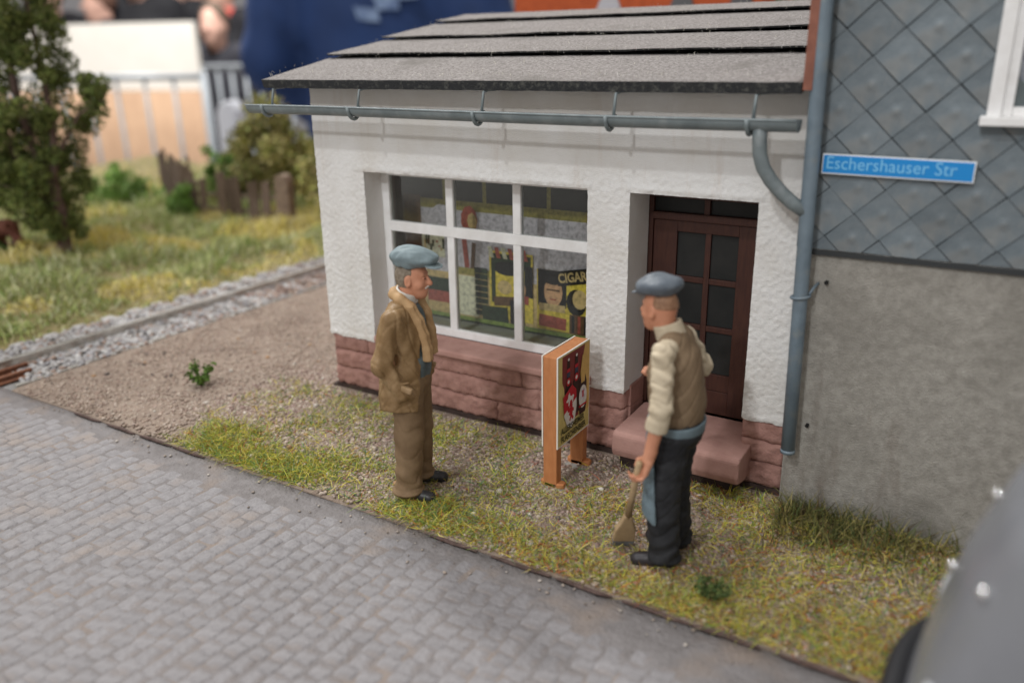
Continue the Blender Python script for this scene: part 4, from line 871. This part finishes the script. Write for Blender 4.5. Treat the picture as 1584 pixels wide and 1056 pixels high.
    def trou(P):
        d = ell(P, (-.010, 0, .84), (.146, .176, .14))
        for s in (-1, 1):
            l = su(.03, cone(P, (-.005, s * .082, .82), (.025, s * .100, .46), .108, .092), cone(P, (.025, s * .100, .46), (-.005, s * .112, .06), .092, .090))
            l = l + .006 * np.sin(P[:, 2] * 60 + P[:, 1] * 30 + P[:, 0] * 26) * np.clip((.4 - P[:, 2]) * 4, .12, 1); d = smin(d, l, .012)
        d = d + waves(P, .005, 26, 14) + crease(P, (9, 8, 24), 1.5 * np.sin(P[:, 1] * 25 + P[:, 2] * 3), .005); return np.maximum(d, .060 - P[:, 2])
    sculpt('trousers', trou, (-.18, -.26, .03), (.18, .26, .98), .0065, gloss('trousers_black', (.012, .0125, .015), (.026, .027, .03), 8, .75), p)
    def apron(P):
        r = np.sqrt((P[:, 0] / .148) ** 2 + (P[:, 1] / .205) ** 2); d = (np.abs(r - 1.0 - .10 * (.86 - P[:, 2])) * .155) - .008
        d = d + waves(P, .004, 30, 4); d = np.maximum(d, np.maximum(P[:, 2] - .88, .315 + .02 * np.sin(P[:, 1] * 14) - P[:, 2])); return np.maximum(d, .050 - P[:, 0] + .10 * (P[:, 2] - .6))
    sculpt('apron', apron, (-.05, -.26, .28), (.22, .26, .90), .0075, MATS['apron_blue'], p)
    for y, a in ((.115, .30), (-.115, -.1)): sculpt('shoe', lambda P: shoe(P, .015, y, a), (-.16, y - .14, -.01), (.24, y + .16, .20), .006, gloss('shoe_dark', (.024, .020, .022), (.045, .042, .046), 12, .4), p)
    MB().tube([(0, 0, -.012), (0, 0, .004)], [.17, .13], 14).build('glue_pad', M_STONEBASE, p, True, loc=(-.03, -.10, .0)) if False else None
    # shovel held in the left hand: a thing of its own
    mw = Matrix.Translation((3.575, -1.01, .014)) @ Matrix.Rotation(R(184), 4, 'Z'); A, B = mw @ Vector((.105, .300, .73)), Vector((3.300, -1.06, .055))
    t = empty('shovel', tuple(B)); tag(t, 'wooden handled shovel resting on the ground beside the man in the waistcoat', 'shovel')
    M_W = gloss('tool_wood', (.40, .285, .165), (.31, .215, .12), 9, .7); D = (A - B); MID = D * .34
    MB().tube([tuple(D), tuple(D * .6), tuple(MID)], [.018, .019, .021], 10).build('handle', M_W, t, True)
    side = D.cross(Vector((-.53, .82, 0))).normalized(); nrm = side.cross(D.normalized())
    prof = [(-.022, .36), (.022, .36), (.040, .26), (.062, .17), (.066, .03), (-.066, .03), (-.062, .17), (-.040, .26)]
    MB().prism(prof, lambda u, v, d: tuple(D * v + side * u + nrm * d), -.020, .020).build('head', M_W, t, bevel=.010)
    MB().prism([(-.066, .030), (.066, .030), (.060, -.035), (-.060, -.035)], lambda u, v, d: tuple(D * v + side * u + nrm * d), -.017, .017).build('metal_edge', gloss('tool_metal', (.20, .21, .22), (.10, .10, .10), 12, .4), t, bevel=.006)
man_vest()

# ================================================================== VAN at the right edge
van = empty('parked_van', (5.0, -2.3, 0)); tag(van, 'silver grey rounded van nose cut off by the right picture edge', 'van')
def vx(z):       # front profile, distance of the nose from x = 5
    pts = [(.28, -.02), (.5, -.075), (.75, -.045), (1.0, .0), (1.25, .06), (1.5, .15), (1.62, .24), (1.70, .36), (1.735, .55)]
    for (a, x0), (b_, x1) in zip(pts, pts[1:]):
        if a <= z <= b_: return x0 + (x1 - x0) * (z - a) / (b_ - a)
    return pts[0][1] if z < .28 else .55
V = []; F = []; zz = list(np.linspace(.28, 1.5, 22)) + list(np.linspace(1.53, 1.735, 12)); na = 41; W = .62
for z in zz:
    for i in range(na):
        t = i / (na - 1) * 2 - 1; y = W * math.copysign(min(1, abs(t) * 1.0), t); k = abs(t) ** 3.2 * .34
        V.append((vx(z) + k - .0, y * (1 - .06 * max(0, (z - .9))), z))
nz = len(zz); F = [(j * na + i, j * na + i + 1, (j + 1) * na + i + 1, (j + 1) * na + i) for j in range(nz - 1) for i in range(na - 1)]
o = len(V)      # sides and roof run back
V2 = []
for j, z in enumerate(zz):
    for i in (0, na - 1): v = V[j * na + i]; V2.append((2.9, v[1], z))
V += V2
for j in range(nz - 1): F.append((j * na, (j + 1) * na, o + 2 * (j + 1), o + 2 * j)); F.append((j * na + na - 1, o + 2 * j + 1, o + 2 * (j + 1) + 1, (j + 1) * na + na - 1))
top = len(V); V += [(2.9, V[(nz - 1) * na + i][1], 1.76) for i in range(na)]; F += [((nz - 1) * na + i, (nz - 1) * na + i + 1, top + i + 1, top + i) for i in range(na - 1)]
M_VAN = mat('van_paint', (.17, .175, .19), .25, (.15, .155, .17), 2, spec=.5)
b = MB(); b.v = V; b.f = [list(f) for f in F]; b.m = [0] * len(F); vb = b.build('body', M_VAN, van, True)
M_BLK = flat('van_black', (.012, .012, .014), .5); M_CHROME = mat('chrome', (.75, .75, .75), .12, None, metal=1.0)
bp_ = [(-.085 + .34 * abs(t) ** 3.2, .66 * t, .40) for t in np.linspace(-1, 1, 15)]
b = MB(); b.tube(bp_, .075, 10); b.build('bumper', M_BLK, van, True)
b = MB(); b.tube([(-.075 + .33 * abs(t) ** 3.2, .63 * t, .66) for t in np.linspace(-1, 1, 15)], .060, 8); b.build('trim_strip', M_BLK, van, True)
b = MB(); b.tube([(vx(z) + .55 ** 3.2 * .34 - .006, .55 * W * (1 - .06 * max(0, z - .9)), z) for z in np.linspace(.74, 1.12, 10)], .016, 8); b.build('highlight_tube', mat('highlight_grey', (.5, .5, .52), .25, None, metal=.6), van, True)  # pale tube added in place of a highlight along the van nose
for t, z in ((.38, 1.38), (-.50, 1.32), (.28, 1.10)):
    x = vx(z) + abs(t) ** 3.2 * .34; V0, F0 = ico(); bm = bmesh.new(); bmesh.ops.create_uvsphere(bm, u_segments=14, v_segments=8, radius=.020); me = bpy.data.meshes.new('stud'); bm.to_mesh(me); bm.free(); me.polygons.foreach_set('use_smooth', [True] * len(me.polygons)); me.materials.append(M_CHROME); link('stud', me, van, (x - .004, t * W, z))
for t0 in (-.55, .55):
    x_ = vx(.86) + abs(t0) ** 3.2 * .34; MB().tube([(x_ + .03, t0 * W, .86), (x_ - .012, t0 * W, .86), (x_ - .03, t0 * W, .86)], [.095, .095, .03], 20).build('headlamp', mat('lamp_glass', (.45, .46, .48), .15, None, spec=.7), van, True)
for xw in (.55, 2.3):
    for s in (-1, 1):
        w = empty('wheel', (xw, s * .56, .27), parent=van); w.parent = van
        MB().tube([(0, -.08 * s, 0), (0, -.06 * s, 0), (0, .06 * s, 0), (0, .08 * s, 0)], [.22, .27, .27, .22], 24).build('tyre', M_BLK, w, True); MB().tube([(0, .07 * s, 0), (0, .09 * s, 0)], [.15, .12], 20).build('hubcap', M_CHROME, w, True)

# ================================================================== PLANTS AND FENCE
def weed(name, x, y, h, label, pal, z=.016, spread=.9, ns=7):
    p = empty(name, (x, y, z)); b = MB(); tips = []
    for k in range(ns):
        a = 6.28 * k / ns + random.uniform(-.3, .3); l = h * random.uniform(.55, 1.1); e = spread * random.uniform(.35, 1.1)
        q = [(0, 0, 0), (math.cos(a) * l * e * .5, math.sin(a) * l * e * .5, l * .55), (math.cos(a) * l * e, math.sin(a) * l * e, l * .9)]; b.tube(q, [.008, .007, .004], 6)
        for t in (.35, .5, .62, .75, .88, 1.0):
            c = Vector(q[1]).lerp(Vector(q[2]), max(0, t * 2 - 1)) if t > .5 else Vector(q[0]).lerp(Vector(q[1]), t * 2); tips.append(tuple(c))
    b.build('stem', mat('weed_stem', (.06, .09, .03), .8), p, True); leaf_cloud('leaves', tips, [.028 * (h / .16)] * len(tips), 9, .016 * (h / .16), pal, p); return tag(p, label, 'plant')
weed('weed', -1.08, -.60, .19, 'small bright green weed growing alone in the gravel yard', [(.09, .16, .03), (.12, .20, .04), (.06, .11, .02)])
weed('grass_tuft', 3.93, -1.30, .13, 'dark green tuft near the kerb right of the shovel man', [(.06, .10, .03), (.10, .14, .04), (.14, .15, .05)], ns=9)
def bush(name, x, y, rx, h, n, label, pal, cat='bush', z=None, per=110, size=.035, r=.16, stalk=False):
    z = meadow_h(x, y) if z is None else z; p = empty(name, (x, y, z)); cs = []; rs = []; b = MB()
    for k in range(n):
        a = random.uniform(0, 6.28); q = math.sqrt(random.random()) * rx; hz = random.uniform(.1, 1) * h * (1 - .45 * (q / rx) ** 2); c = (math.cos(a) * q, math.sin(a) * q * .8, max(.06, hz)); cs.append(c); rs.append(r * random.uniform(.6, 1.2))
        if k % 3 == 0: b.tube([(c[0] * .3, c[1] * .3, 0), (c[0] * .8, c[1] * .8, c[2] * .6), c], [.018, .012, .006], 5)
    b.build('stem', M_BARK, p, True); leaf_cloud('foliage', cs, rs, per, size, pal, p); return tag(p, label, cat)
BG = [(.14, .26, .05), (.20, .34, .07), (.11, .20, .04), (.25, .37, .13)]
bush('bush', -10.5, 5.1, .8, .7, 30, 'low bright green bush at the left end of the plank fence', BG)
bush('bush', -7.9, 4.55, .22, .75, 14, 'narrow bright green bush climbing the plank fence', BG, r=.13)
bush('climbing_plant', -8.6, 6.0, .28, 1.35, 16, 'upright green climber rising behind the plank fence', BG, r=.15)
bush('bush', -7.55, .95, .32, .34, 16, 'round dark green bush in front of the brown calf', [(.06, .11, .03), (.09, .15, .04), (.05, .08, .02)], r=.13)
OL = [(.27, .27, .08), (.36, .33, .12), (.20, .23, .07), (.44, .39, .18), (.22, .18, .08)]
bush('hedge_shrub', -8.1, 7.0, 1.05, 1.85, 46, 'tall olive green shrub with brown stalks behind the stone post', OL, r=.32, per=230, size=.05)
bush('hedge_shrub', -5.3, 6.2, .85, 1.7, 40, 'dense olive shrub between the stone post and the shop wall', OL, r=.32, per=230, size=.05)
bush('straw_bush', -7.1, 1.25, .22, .30, 9, 'small straw yellow tuft left of the tree trunk', [(.42, .36, .10), (.50, .42, .16), (.3, .27, .08)], r=.13)
# plank fence
fence = empty('plank_fence', (-8.1, 4.95, 0)); tag(fence, 'weathered brown plank fence with gaps along the meadow', 'fence')
def plank(x, y, w, h, lean, a, th=.03):
    b = MB(); k = random.uniform(-.03, .03); b.prism([(-w / 2, -.1), (w / 2, -.1), (w / 2, h - .02), (w * .2, h + k), (-w / 2, h - .03 + k)], lambda u, v, d: (u, d, v), -th / 2, th / 2)
    o = b.build('plank', M_PLANK, fence, loc=(x + 8.1, y - 4.95, meadow_h(x, y))); o.rotation_euler = (0, lean, a)
P0, P1 = Vector((-7.95, 4.72)), Vector((-5.95, 5.02)); dv = P1 - P0; ang = math.atan2(dv.y, dv.x); t = 0.0; i = 0
gaps = {3, 7, 10}
while t < 1.0:
    w = random.uniform(.13, .24); q = P0 + dv * t
    if i not in gaps: plank(q.x, q.y, w, random.uniform(.62, .86), random.uniform(-.10, .10), ang)
    t += (w + random.uniform(.01, .05)) / dv.length; i += 1
P2, P3 = Vector((-10.4, 6.0)), Vector((-8.3, 5.2)); dv2 = P3 - P2; a2 = math.atan2(dv2.y, dv2.x)
for k in range(15): q = P2 + dv2 * (k / 14.5); plank(q.x, q.y, random.uniform(.08, .13), random.uniform(.75, 1.05), random.uniform(-.08, .08), a2)
for A_, B_, hh in ((P0, P1, .42), (P2, P3, .5), (P0, P1, .16)):
    m_ = (A_ + B_) / 2; b = MB().box(-(B_ - A_).length / 2, (B_ - A_).length / 2, .02, .05, -.03, .03); o = b.build('fence_rail', M_PLANK, fence, loc=(m_.x + 8.1, m_.y - 4.95, meadow_h(m_.x, m_.y) + hh)); o.rotation_euler = (0, 0, math.atan2((B_ - A_).y, (B_ - A_).x))
b = MB(); b.prism([(-.05, 0), (.05, 0), (.03, .42), (.0, .48), (-.04, .40)], lambda u, v, d: (u, d, v), -.02, .02); o = b.build('plank', mat('fresh_plank', (.42, .27, .16), .9, (.33, .2, .11), 9), fence, loc=(-8.12 + 8.1, 4.55 - 4.95, meadow_h(-8.1, 4.6)))
po = MB(); po.prism([(-.125, -.1), (.125, -.1), (.125, .78), (.09, .87), (.0, .90), (-.09, .87), (-.125, .78)], lambda u, v, d: (u, d, v), -.12, .12); pst = po.build('stone_post', M_POST, None, bevel=.02, loc=(-5.72, 4.98, meadow_h(-5.72, 4.98))); pst.rotation_euler = (0, 0, .3); tag(pst, 'thick square stone post ending the plank fence beside the shop', 'post')
# tree with several stems
tree = empty('tree', (-6.74, 1.6, 0)); tag(tree, 'dark leafy tree with several stems at the left picture edge', 'tree')
b = MB(); tp = []
def limb(pts, r0, r1):
    n = len(pts); b.tube(pts, [r0 + (r1 - r0) * i / (n - 1) for i in range(n)], 8); return pts
limb([(0, 0, -.1), (.02, .0, .35), (.06, .02, .75), (.02, 0, 1.15), (-.10, 0, 1.5)], .115, .075)
L1 = limb([(-.02, 0, 1.2), (-.22, -.05, 1.7), (-.36, -.05, 2.4), (-.45, 0, 3.3), (-.5, 0, 4.4)], .075, .03)
L2 = limb([(.02, 0, 1.1), (.10, .05, 1.5), (.16, .08, 2.0), (.10, .1, 2.9), (.0, .1, 4.2)], .06, .02)
L3 = limb([(-.1, -.02, .75), (-.45, -.1, 1.3), (-.80, -.12, 2.0), (-1.0, -.1, 2.9), (-1.15, -.1, 4.0)], .07, .03)
L4 = limb([(.10, .05, 1.45), (.28, .15, 1.78), (.52, .27, 2.12), (.85, .45, 2.32)], .035, .012)
L5 = limb([(-.3, -.08, .95), (-.75, -.3, 1.15), (-1.2, -.5, 1.25)], .04, .015)
b.build('trunk', M_BARK, tree, True)
cs = []; rs = []; rt = random.Random(11)
def clump(c, r): cs.append(c); rs.append(r)
for k in range(310):
    z = rt.uniform(1.05, 5.2); wd = (1.05 if z > 2.0 else .75); cx = (-.62 if z < 2.2 else -.55) + .05 * max(0, z - 2.2); x = cx + rt.uniform(-1, 1) * wd * (1.15 if z > 3 else 1); y = rt.uniform(-.7, .7); clump((x, y, z), rt.uniform(.10, .22))
for k in range(56): clump((rt.uniform(-1.6, .12), rt.uniform(-.5, .4), rt.uniform(.78, 1.5)), rt.uniform(.12, .22))
for k in range(26): clump((-.10 + rt.uniform(-.26, .3), rt.uniform(-.2, .2), rt.uniform(.45, 1.0)), rt.uniform(.08, .15))
for k in range(8): clump((.15 + rt.uniform(-.35, .12), rt.uniform(-.1, .2), rt.uniform(1.5, 2.4)), rt.uniform(.10, .18))
for k in range(11): clump((.74 + rt.uniform(-.28, .28), .42 + rt.uniform(-.12, .12), 2.32 + rt.uniform(-.16, .26)), rt.uniform(.09, .16))
leaf_cloud('crown', cs, rs, 190, .028, [(.11, .145, .038), (.145, .18, .05), (.075, .105, .03), (.19, .22, .065), (.12, .13, .05)], tree)
# calf lying in the grass
cz = meadow_h(-8.3, 1.2)
def calf(P):
    d = su(.10, ell(P, (0, 0, .27), (.52, .24, .25)), ell(P, (.34, 0, .30), (.24, .21, .22)), ell(P, (-.38, 0, .28), (.22, .22, .22)))
    d = su(.06, d, cone(P, (.45, 0, .36), (.70, -.02, .40), .15, .11), cone(P, (.70, -.02, .40), (.80, -.05, .24), .105, .065), ell(P, (.82, -.06, .20), (.07, .06, .06)))
    for s in (-1, 1): d = su(.02, d, cone(P, (.70, s * .08, .44), (.76, s * .20, .47), .03, .022)); d = su(.04, d, cone(P, (.30, s * .2, .12), (.58, s * .22, .06), .06, .04), cone(P, (-.35, s * .24, .16), (-.05, s * .30, .06), .10, .05))
    return np.maximum(d, .0 - P[:, 2])
cf = sculpt('calf', calf, (-.66, -.40, -.02), (.95, .40, .60), .022, mat('calf_coat', (.155, .055, .035), .8, (.11, .038, .025), 6)); cf.location = (-8.32, 1.08, cz); cf.rotation_euler = (0, 0, R(28)); tag(cf, 'reddish brown calf lying in the grass at the left edge', 'calf')

# ================================================================== HALL BEHIND THE LAYOUT (real scale: 22.5 times larger)
S = 22.5; FZ = -23.5
def from_cam(px, py, dist):
    d = AX @ np.array([(px - 792) / 1290, (py - 528) / 1290, 1.0]); return np.array(CAM) + d * dist
def visitor(x, y, face, label, top, legs, hairc, bend=0.0, hgt=1.75, skin=(.55, .33, .26), h=.028, arm=None, collar=None):
    p = empty('person', (x, y, FZ), face); p.scale = (S * hgt / 1.75,) * 3; tag(p, label, 'person')
    bx = bend
    def body(P):
        d = head_sdf(P, .05 + bx, 0, 1.60); d = su(.03, d, cone(P, (bx, 0, 1.35), (.03 + bx, 0, 1.52), .06, .055)); d = su(.05, d, ell(P, (bx * .6, 0, 1.15), (.10, .16, .22)), ell(P, (0, 0, .95), (.1, .15, .14)))
        for s in (-1, 1):
            d = su(.03, d, cone(P, (0, s * .09, .9), (0, s * .1, .1), .07, .045), cone(P, (bx * .8, s * .2, 1.40), (-.03 + bx * .5, s * .25, 1.10), .05, .04), cone(P, (-.03 + bx * .5, s * .25, 1.10), (.15 + bx * .5, s * .2, .95), .04, .03)); d = smin(d, hand_sdf(P, (.15 + bx * .5, s * .2, .95), (.8, -.2 * s, -.3), (0, -s, 0), -s, .7), .012)
        return d
    sculpt('body', body, (-.3, -.4, .05), (.45 + bx, .4, 1.78), h * .7, mat('visitor_skin', skin, .6), p)
    def hr(P): q = P - v3(.05 + bx, 0, 1.60); d = ell(q, (-.015, 0, .028), (.108, .088, .112)); return np.maximum(d, q[:, 0] - .055 + 1.0 * np.maximum(0, .06 - q[:, 2]))
    sculpt('hair', hr, (-.12, -.14, 1.45), (.25 + bx, .14, 1.80), .016, mat(label[:12] + '_hair', hairc, .8), p)
    def jk(P):
        d = su(.07, ell(P, (bx * .6, 0, 1.20), (.145, .225, .26)), ell(P, (0, 0, .95), (.155, .205, .20)), cone(P, (bx * .85, -.12, 1.42), (bx * .85, .12, 1.42), .075, .075))
        for s in (-1, 1): d = smin(d, su(.03, cone(P, (bx * .8, s * .2, 1.40), (-.03 + bx * .5, s * .26, 1.10), .080, .070), cone(P, (-.03 + bx * .5, s * .26, 1.10), (.13 + bx * .5, s * .2, .97), .070, .05)), .03)
        d = d + waves(P, .012, 16, 5); d = ssub(d, cone(P, (bx, 0, 1.45), (.03 + bx, 0, 1.62), .07, .08), .02); return np.maximum(d, .80 - P[:, 2])
    sculpt('jacket', jk, (-.3, -.42, .75), (.4 + bx, .42, 1.55), h * .7, mat(label[:12] + '_jacket', top, .75, tuple(c * .7 for c in top), 6, .3, 20), p)
    def tr(P):
        d = ell(P, (0, 0, .88), (.13, .17, .14))
        for s in (-1, 1): d = su(.03, d, cone(P, (0, s * .09, .86), (0, s * .1, .09), .10, .075))
        return np.maximum(d, .06 - P[:, 2])
    sculpt('trousers', tr, (-.2, -.25, .03), (.2, .25, 1.0), h * .8, mat(label[:12] + '_trousers', legs, .85), p)
    for s in (-1, 1): sculpt('shoe', lambda P: shoe(P, .02, s * .1), (-.2, s * .1 - .15, -.02), (.25, s * .1 + .15, .22), .016, MATS['shoe_black'], p)
    if collar is not None:
        sculpt('collar', lambda P: np.maximum(np.abs(cone(P, (bx, 0, 1.40), (.02 + bx, 0, 1.49), .10, .085)) - .015, np.maximum(P[:, 2] - 1.49, 1.39 - P[:, 2])), (-.15, -.15, 1.36), (.2 + bx, .15, 1.52), .014, mat(label[:12] + '_collar', collar, .7), p)
    return p
# big visitor in blue right behind the layout
q = from_cam(592, 60, 48)
bp1 = visitor(q[0], q[1], R(118), 'large blurred visitor in a royal blue jacket behind the shop roof', (.014, .040, .135), (.03, .035, .06), (.2, .14, .1), .0, 1.85)
b = MB()
for k in range(3): b.add([(-.155, .02 - .045 * k, 1.18 + .02 * k), (-.155, -.03 - .045 * k, 1.175 + .025 * k), (-.155, -.025 - .045 * k, 1.20 + .03 * k), (-.155, .03 - .045 * k, 1.21 + .02 * k)], [(0, 1, 2, 3)])
b.build('jacket_print', mat('pale_print', (.22, .30, .45), .8, (.06, .10, .22), 25), bp1)
for px, d, face, lab, top, legs, hr, hg, col in (
        (362, 118, -1.5, 'far visitor in a black jacket with red and white collar', (.012, .012, .016), (.02, .02, .03), (.10, .05, .035), 1.70, (.55, .08, .06)),
        (178, 128, -2.2, 'far visitor with pale hair and dark top left of the white panel', (.05, .05, .08), (.03, .03, .04), (.5, .5, .54), 1.66, None),
        (228, 132, -.9, 'far visitor in navy jacket above the white panel', (.022, .025, .055), (.03, .03, .04), (.06, .05, .04), 1.86, None),
        (283, 140, 2.2, 'far visitor in slate grey pullover above the white panel', (.13, .16, .22), (.04, .04, .06), (.12, .09, .07), 1.84, None),
        (318, 150, -1.2, 'farthest visitor in white shirt and crimson scarf', (.62, .66, .70), (.05, .05, .06), (.1, .08, .06), 1.80, (.35, .03, .08)),
        (100, 150, -1.2, 'far visitor in grey coat partly hidden by the tree', (.18, .17, .17), (.05, .05, .06), (.2, .15, .1), 1.78, None),
        (20, 140, -1.2, 'far visitor in dark green coat behind the tree crown', (.05, .07, .06), (.05, .05, .06), (.2, .15, .1), 1.75, None)):
    q = from_cam(px, 90, d); visitor(q[0], q[1], face, lab, top, legs, hr, 0, hg, h=.034, collar=col)
# exhibition table with white panel and tan skirt
def panel_between(name, p0, p1, z0, z1, th, m, parent, seg=1, wav=0.0):
    d = np.array(p1[:2]) - np.array(p0[:2]); L = np.linalg.norm(d); u = d / L; n = np.array([-u[1], u[0]]); b = MB(); N_ = max(1, seg)
    for k in range(N_ + 1):
        t = k / N_; c = np.array(p0[:2]) + d * t; w = wav * math.sin(k * 1.9); 
        for z, s in ((z0, 0), (z1, 0), (z1, th), (z0, th)): b.v.append((c[0] + n[0] * (s + w), c[1] + n[1] * (s + w), z))
    for k in range(N_):
        for a in range(4): b.f.append([k * 4 + a, k * 4 + (a + 1) % 4, k * 4 + 4 + (a + 1) % 4, k * 4 + 4 + a])
    b.f += [[0, 1, 2, 3], [N_ * 4 + i for i in (3, 2, 1, 0)]]; b.m = [0] * len(b.f)
    return b.build(name, m, parent, smooth=wav > 0)
ta, tb = from_cam(-60, 100, 98), from_cam(307, 100, 92)
tbl = empty('exhibition_stand', (0, 0, FZ)); tag(tbl, 'exhibition stand with cream white panel above a tan cloth skirt', 'stand')
zt = from_cam(250, 36, 94)[2]; zm = from_cam(250, 140, 94)[2]; zb = from_cam(250, 330, 94)[2]
panel_between('white_panel', ta, tb, zm - FZ, zt - FZ, .6, mat('cream_panel', (.74, .705, .65), .8, (.68, .64, .58), .15), tbl)
panel_between('cloth_skirt', ta + np.array((.25, -.25, 0)), tb + np.array((.25, -.25, 0)), .0, zm - FZ - .05, .5, mat('tan_cloth', (.36, .235, .150), .9, (.30, .19, .12), .25), tbl, 30, .10)
MB().box(-6, 6, -6, 6, .0, 1.0).build('base', M_BASE, tbl, loc=tuple((ta + tb) / 2 - np.array((0, 0, (ta + tb)[2] / 2)))) if False else None
# crowd barriers
def barrier(p0, p1, ztop, nbar, r, label, group='crowd barriers in the hall'):
    o = empty('crowd_barrier', ((p0[0] + p1[0]) / 2, (p0[1] + p1[1]) / 2, FZ)); tag(o, label, 'barrier', group); M_ = mat('galvanised', (.30, .32, .34), .5, (.24, .26, .28), .5, metal=.3)
    a = Vector((p0[0], p0[1], 0)) - Vector((o.location.x, o.location.y, 0)); c = Vector((p1[0], p1[1], 0)) - Vector((o.location.x, o.location.y, 0)); T = ztop - FZ; bz = T * .16
    MB().tube([a + Vector((0, 0, T)), c + Vector((0, 0, T))], r * 1.7, 10).build('top_rail', M_, o, True); MB().tube([a + Vector((0, 0, bz)), c + Vector((0, 0, bz))], r * 1.7, 10).build('bottom_rail', M_, o, True)
    for k in range(nbar): q = a.lerp(c, k / (nbar - 1)); rr = r * (1.6 if k in (0, nbar - 1) else 1); MB().tube([q + Vector((0, 0, bz if 0 < k < nbar - 1 else .4)), q + Vector((0, 0, T))], rr, 8).build('bar', M_, o, True)
    for q in (a, c): n = Vector((-(c - a).y, (c - a).x, 0)).normalized(); MB().tube([q - n * 6 + Vector((0, 0, .4)), q + n * 6 + Vector((0, 0, .4))], r * 1.5, 8).build('foot', M_, o, True)
zr_ = from_cam(220, 119, 76)[2]
barrier(from_cam(-70, 120, 80), from_cam(312, 110, 73), zr_, 10, .17, 'galvanised crowd barrier before the cream white stand')
barrier(from_cam(316, 110, 70), from_cam(470, 105, 66), from_cam(340, 104, 69)[2], 8, .15, 'galvanised crowd barrier beside the blue jacket visitor')
q = from_cam(345, 105, 100); visitor(q[0], q[1], -1.2, 'visitor in dark clothes standing behind the right crowd barrier', (.02, .02, .028), (.015, .016, .03), (.1, .07, .05), 0, 1.45, h=.034)
# white bag seen between barrier and blue visitor
q = from_cam(362, 215, 55); bag = MB().prism([(-1.1, -2.6), (1.1, -2.6), (1.3, 1.8), (.5, 2.5), (-.6, 2.3), (-1.2, 1.7)], lambda u, v, d: (u * .45, u * .27 + d, v), -.5, .5).build('white_bag', flat('bag_white', (.62, .63, .67)), None, bevel=.2, loc=tuple(q)); tag(bag, 'white carrier bag seen between the barrier and the olive shrub', 'bag')
# brick model building behind the shop
br = empty('brick_building', (-1.9, 6.3, 0)); tag(br, 'orange red brick building with arched grey windows behind the shop roof', 'building')
M_BRK = mat('orange_brick', (.42, .085, .025), .85, (.34, .065, .02), 9, .5, 40)
MB().box(0, 6.5, 0, 2.0, -.05, 5.2).build('wall', M_BRK, br)
for x, w, c in ((1.55, .38, (.42, .42, .46)), (2.62, .33, (.10, .10, .11)), (3.42, .30, (.09, .09, .10)), (5.0, .3, (.1, .1, .11))):
    wn = MB().prism([(-w / 2, 2.2)] + [(w / 2, 2.2)] + [(w / 2 * math.cos(math.pi * k / 8), 3.30 + .28 * math.sin(math.pi * k / 8)) for k in range(9)], lambda u, v, d: (x + u, d, v), -.05, .0 - .005).build('window', flat('win_%g' % x, c), br)
for k in range(5): MB().box(.02, 6.48, -.03, -.002, .4 + k * .95, .46 + k * .95).build('string_course', M_BRK, br)
for x, y, zz_, r_ in ((-1.05, 6.0, 3.1, .16), (2.05, 6.0, 3.2, .32)):
    bush('planter_bush', x, y, r_ * 1.2, r_ * 1.6, 10, 'green plant against the orange brick wall %s' % ('at its left' if x < 0 else 'beside the slate house'), [(.10, .16, .04), (.14, .2, .06)], z=zz_ - .1, r=.14, size=.03)
# far hall wall
hw = MB().box(-420, 420, 0, 2, FZ, 90).build('hall_wall', mat('hall_wall', (.42, .42, .44), .9, (.36, .36, .39), .02)); hw.location = tuple(Vector((CAM[0], CAM[1], 0)) + Vector((-.72 * 330, .69 * 330, 0))); hw.rotation_euler = (0, 0, math.atan2(.72, .69)); tag(hw, kind='structure')
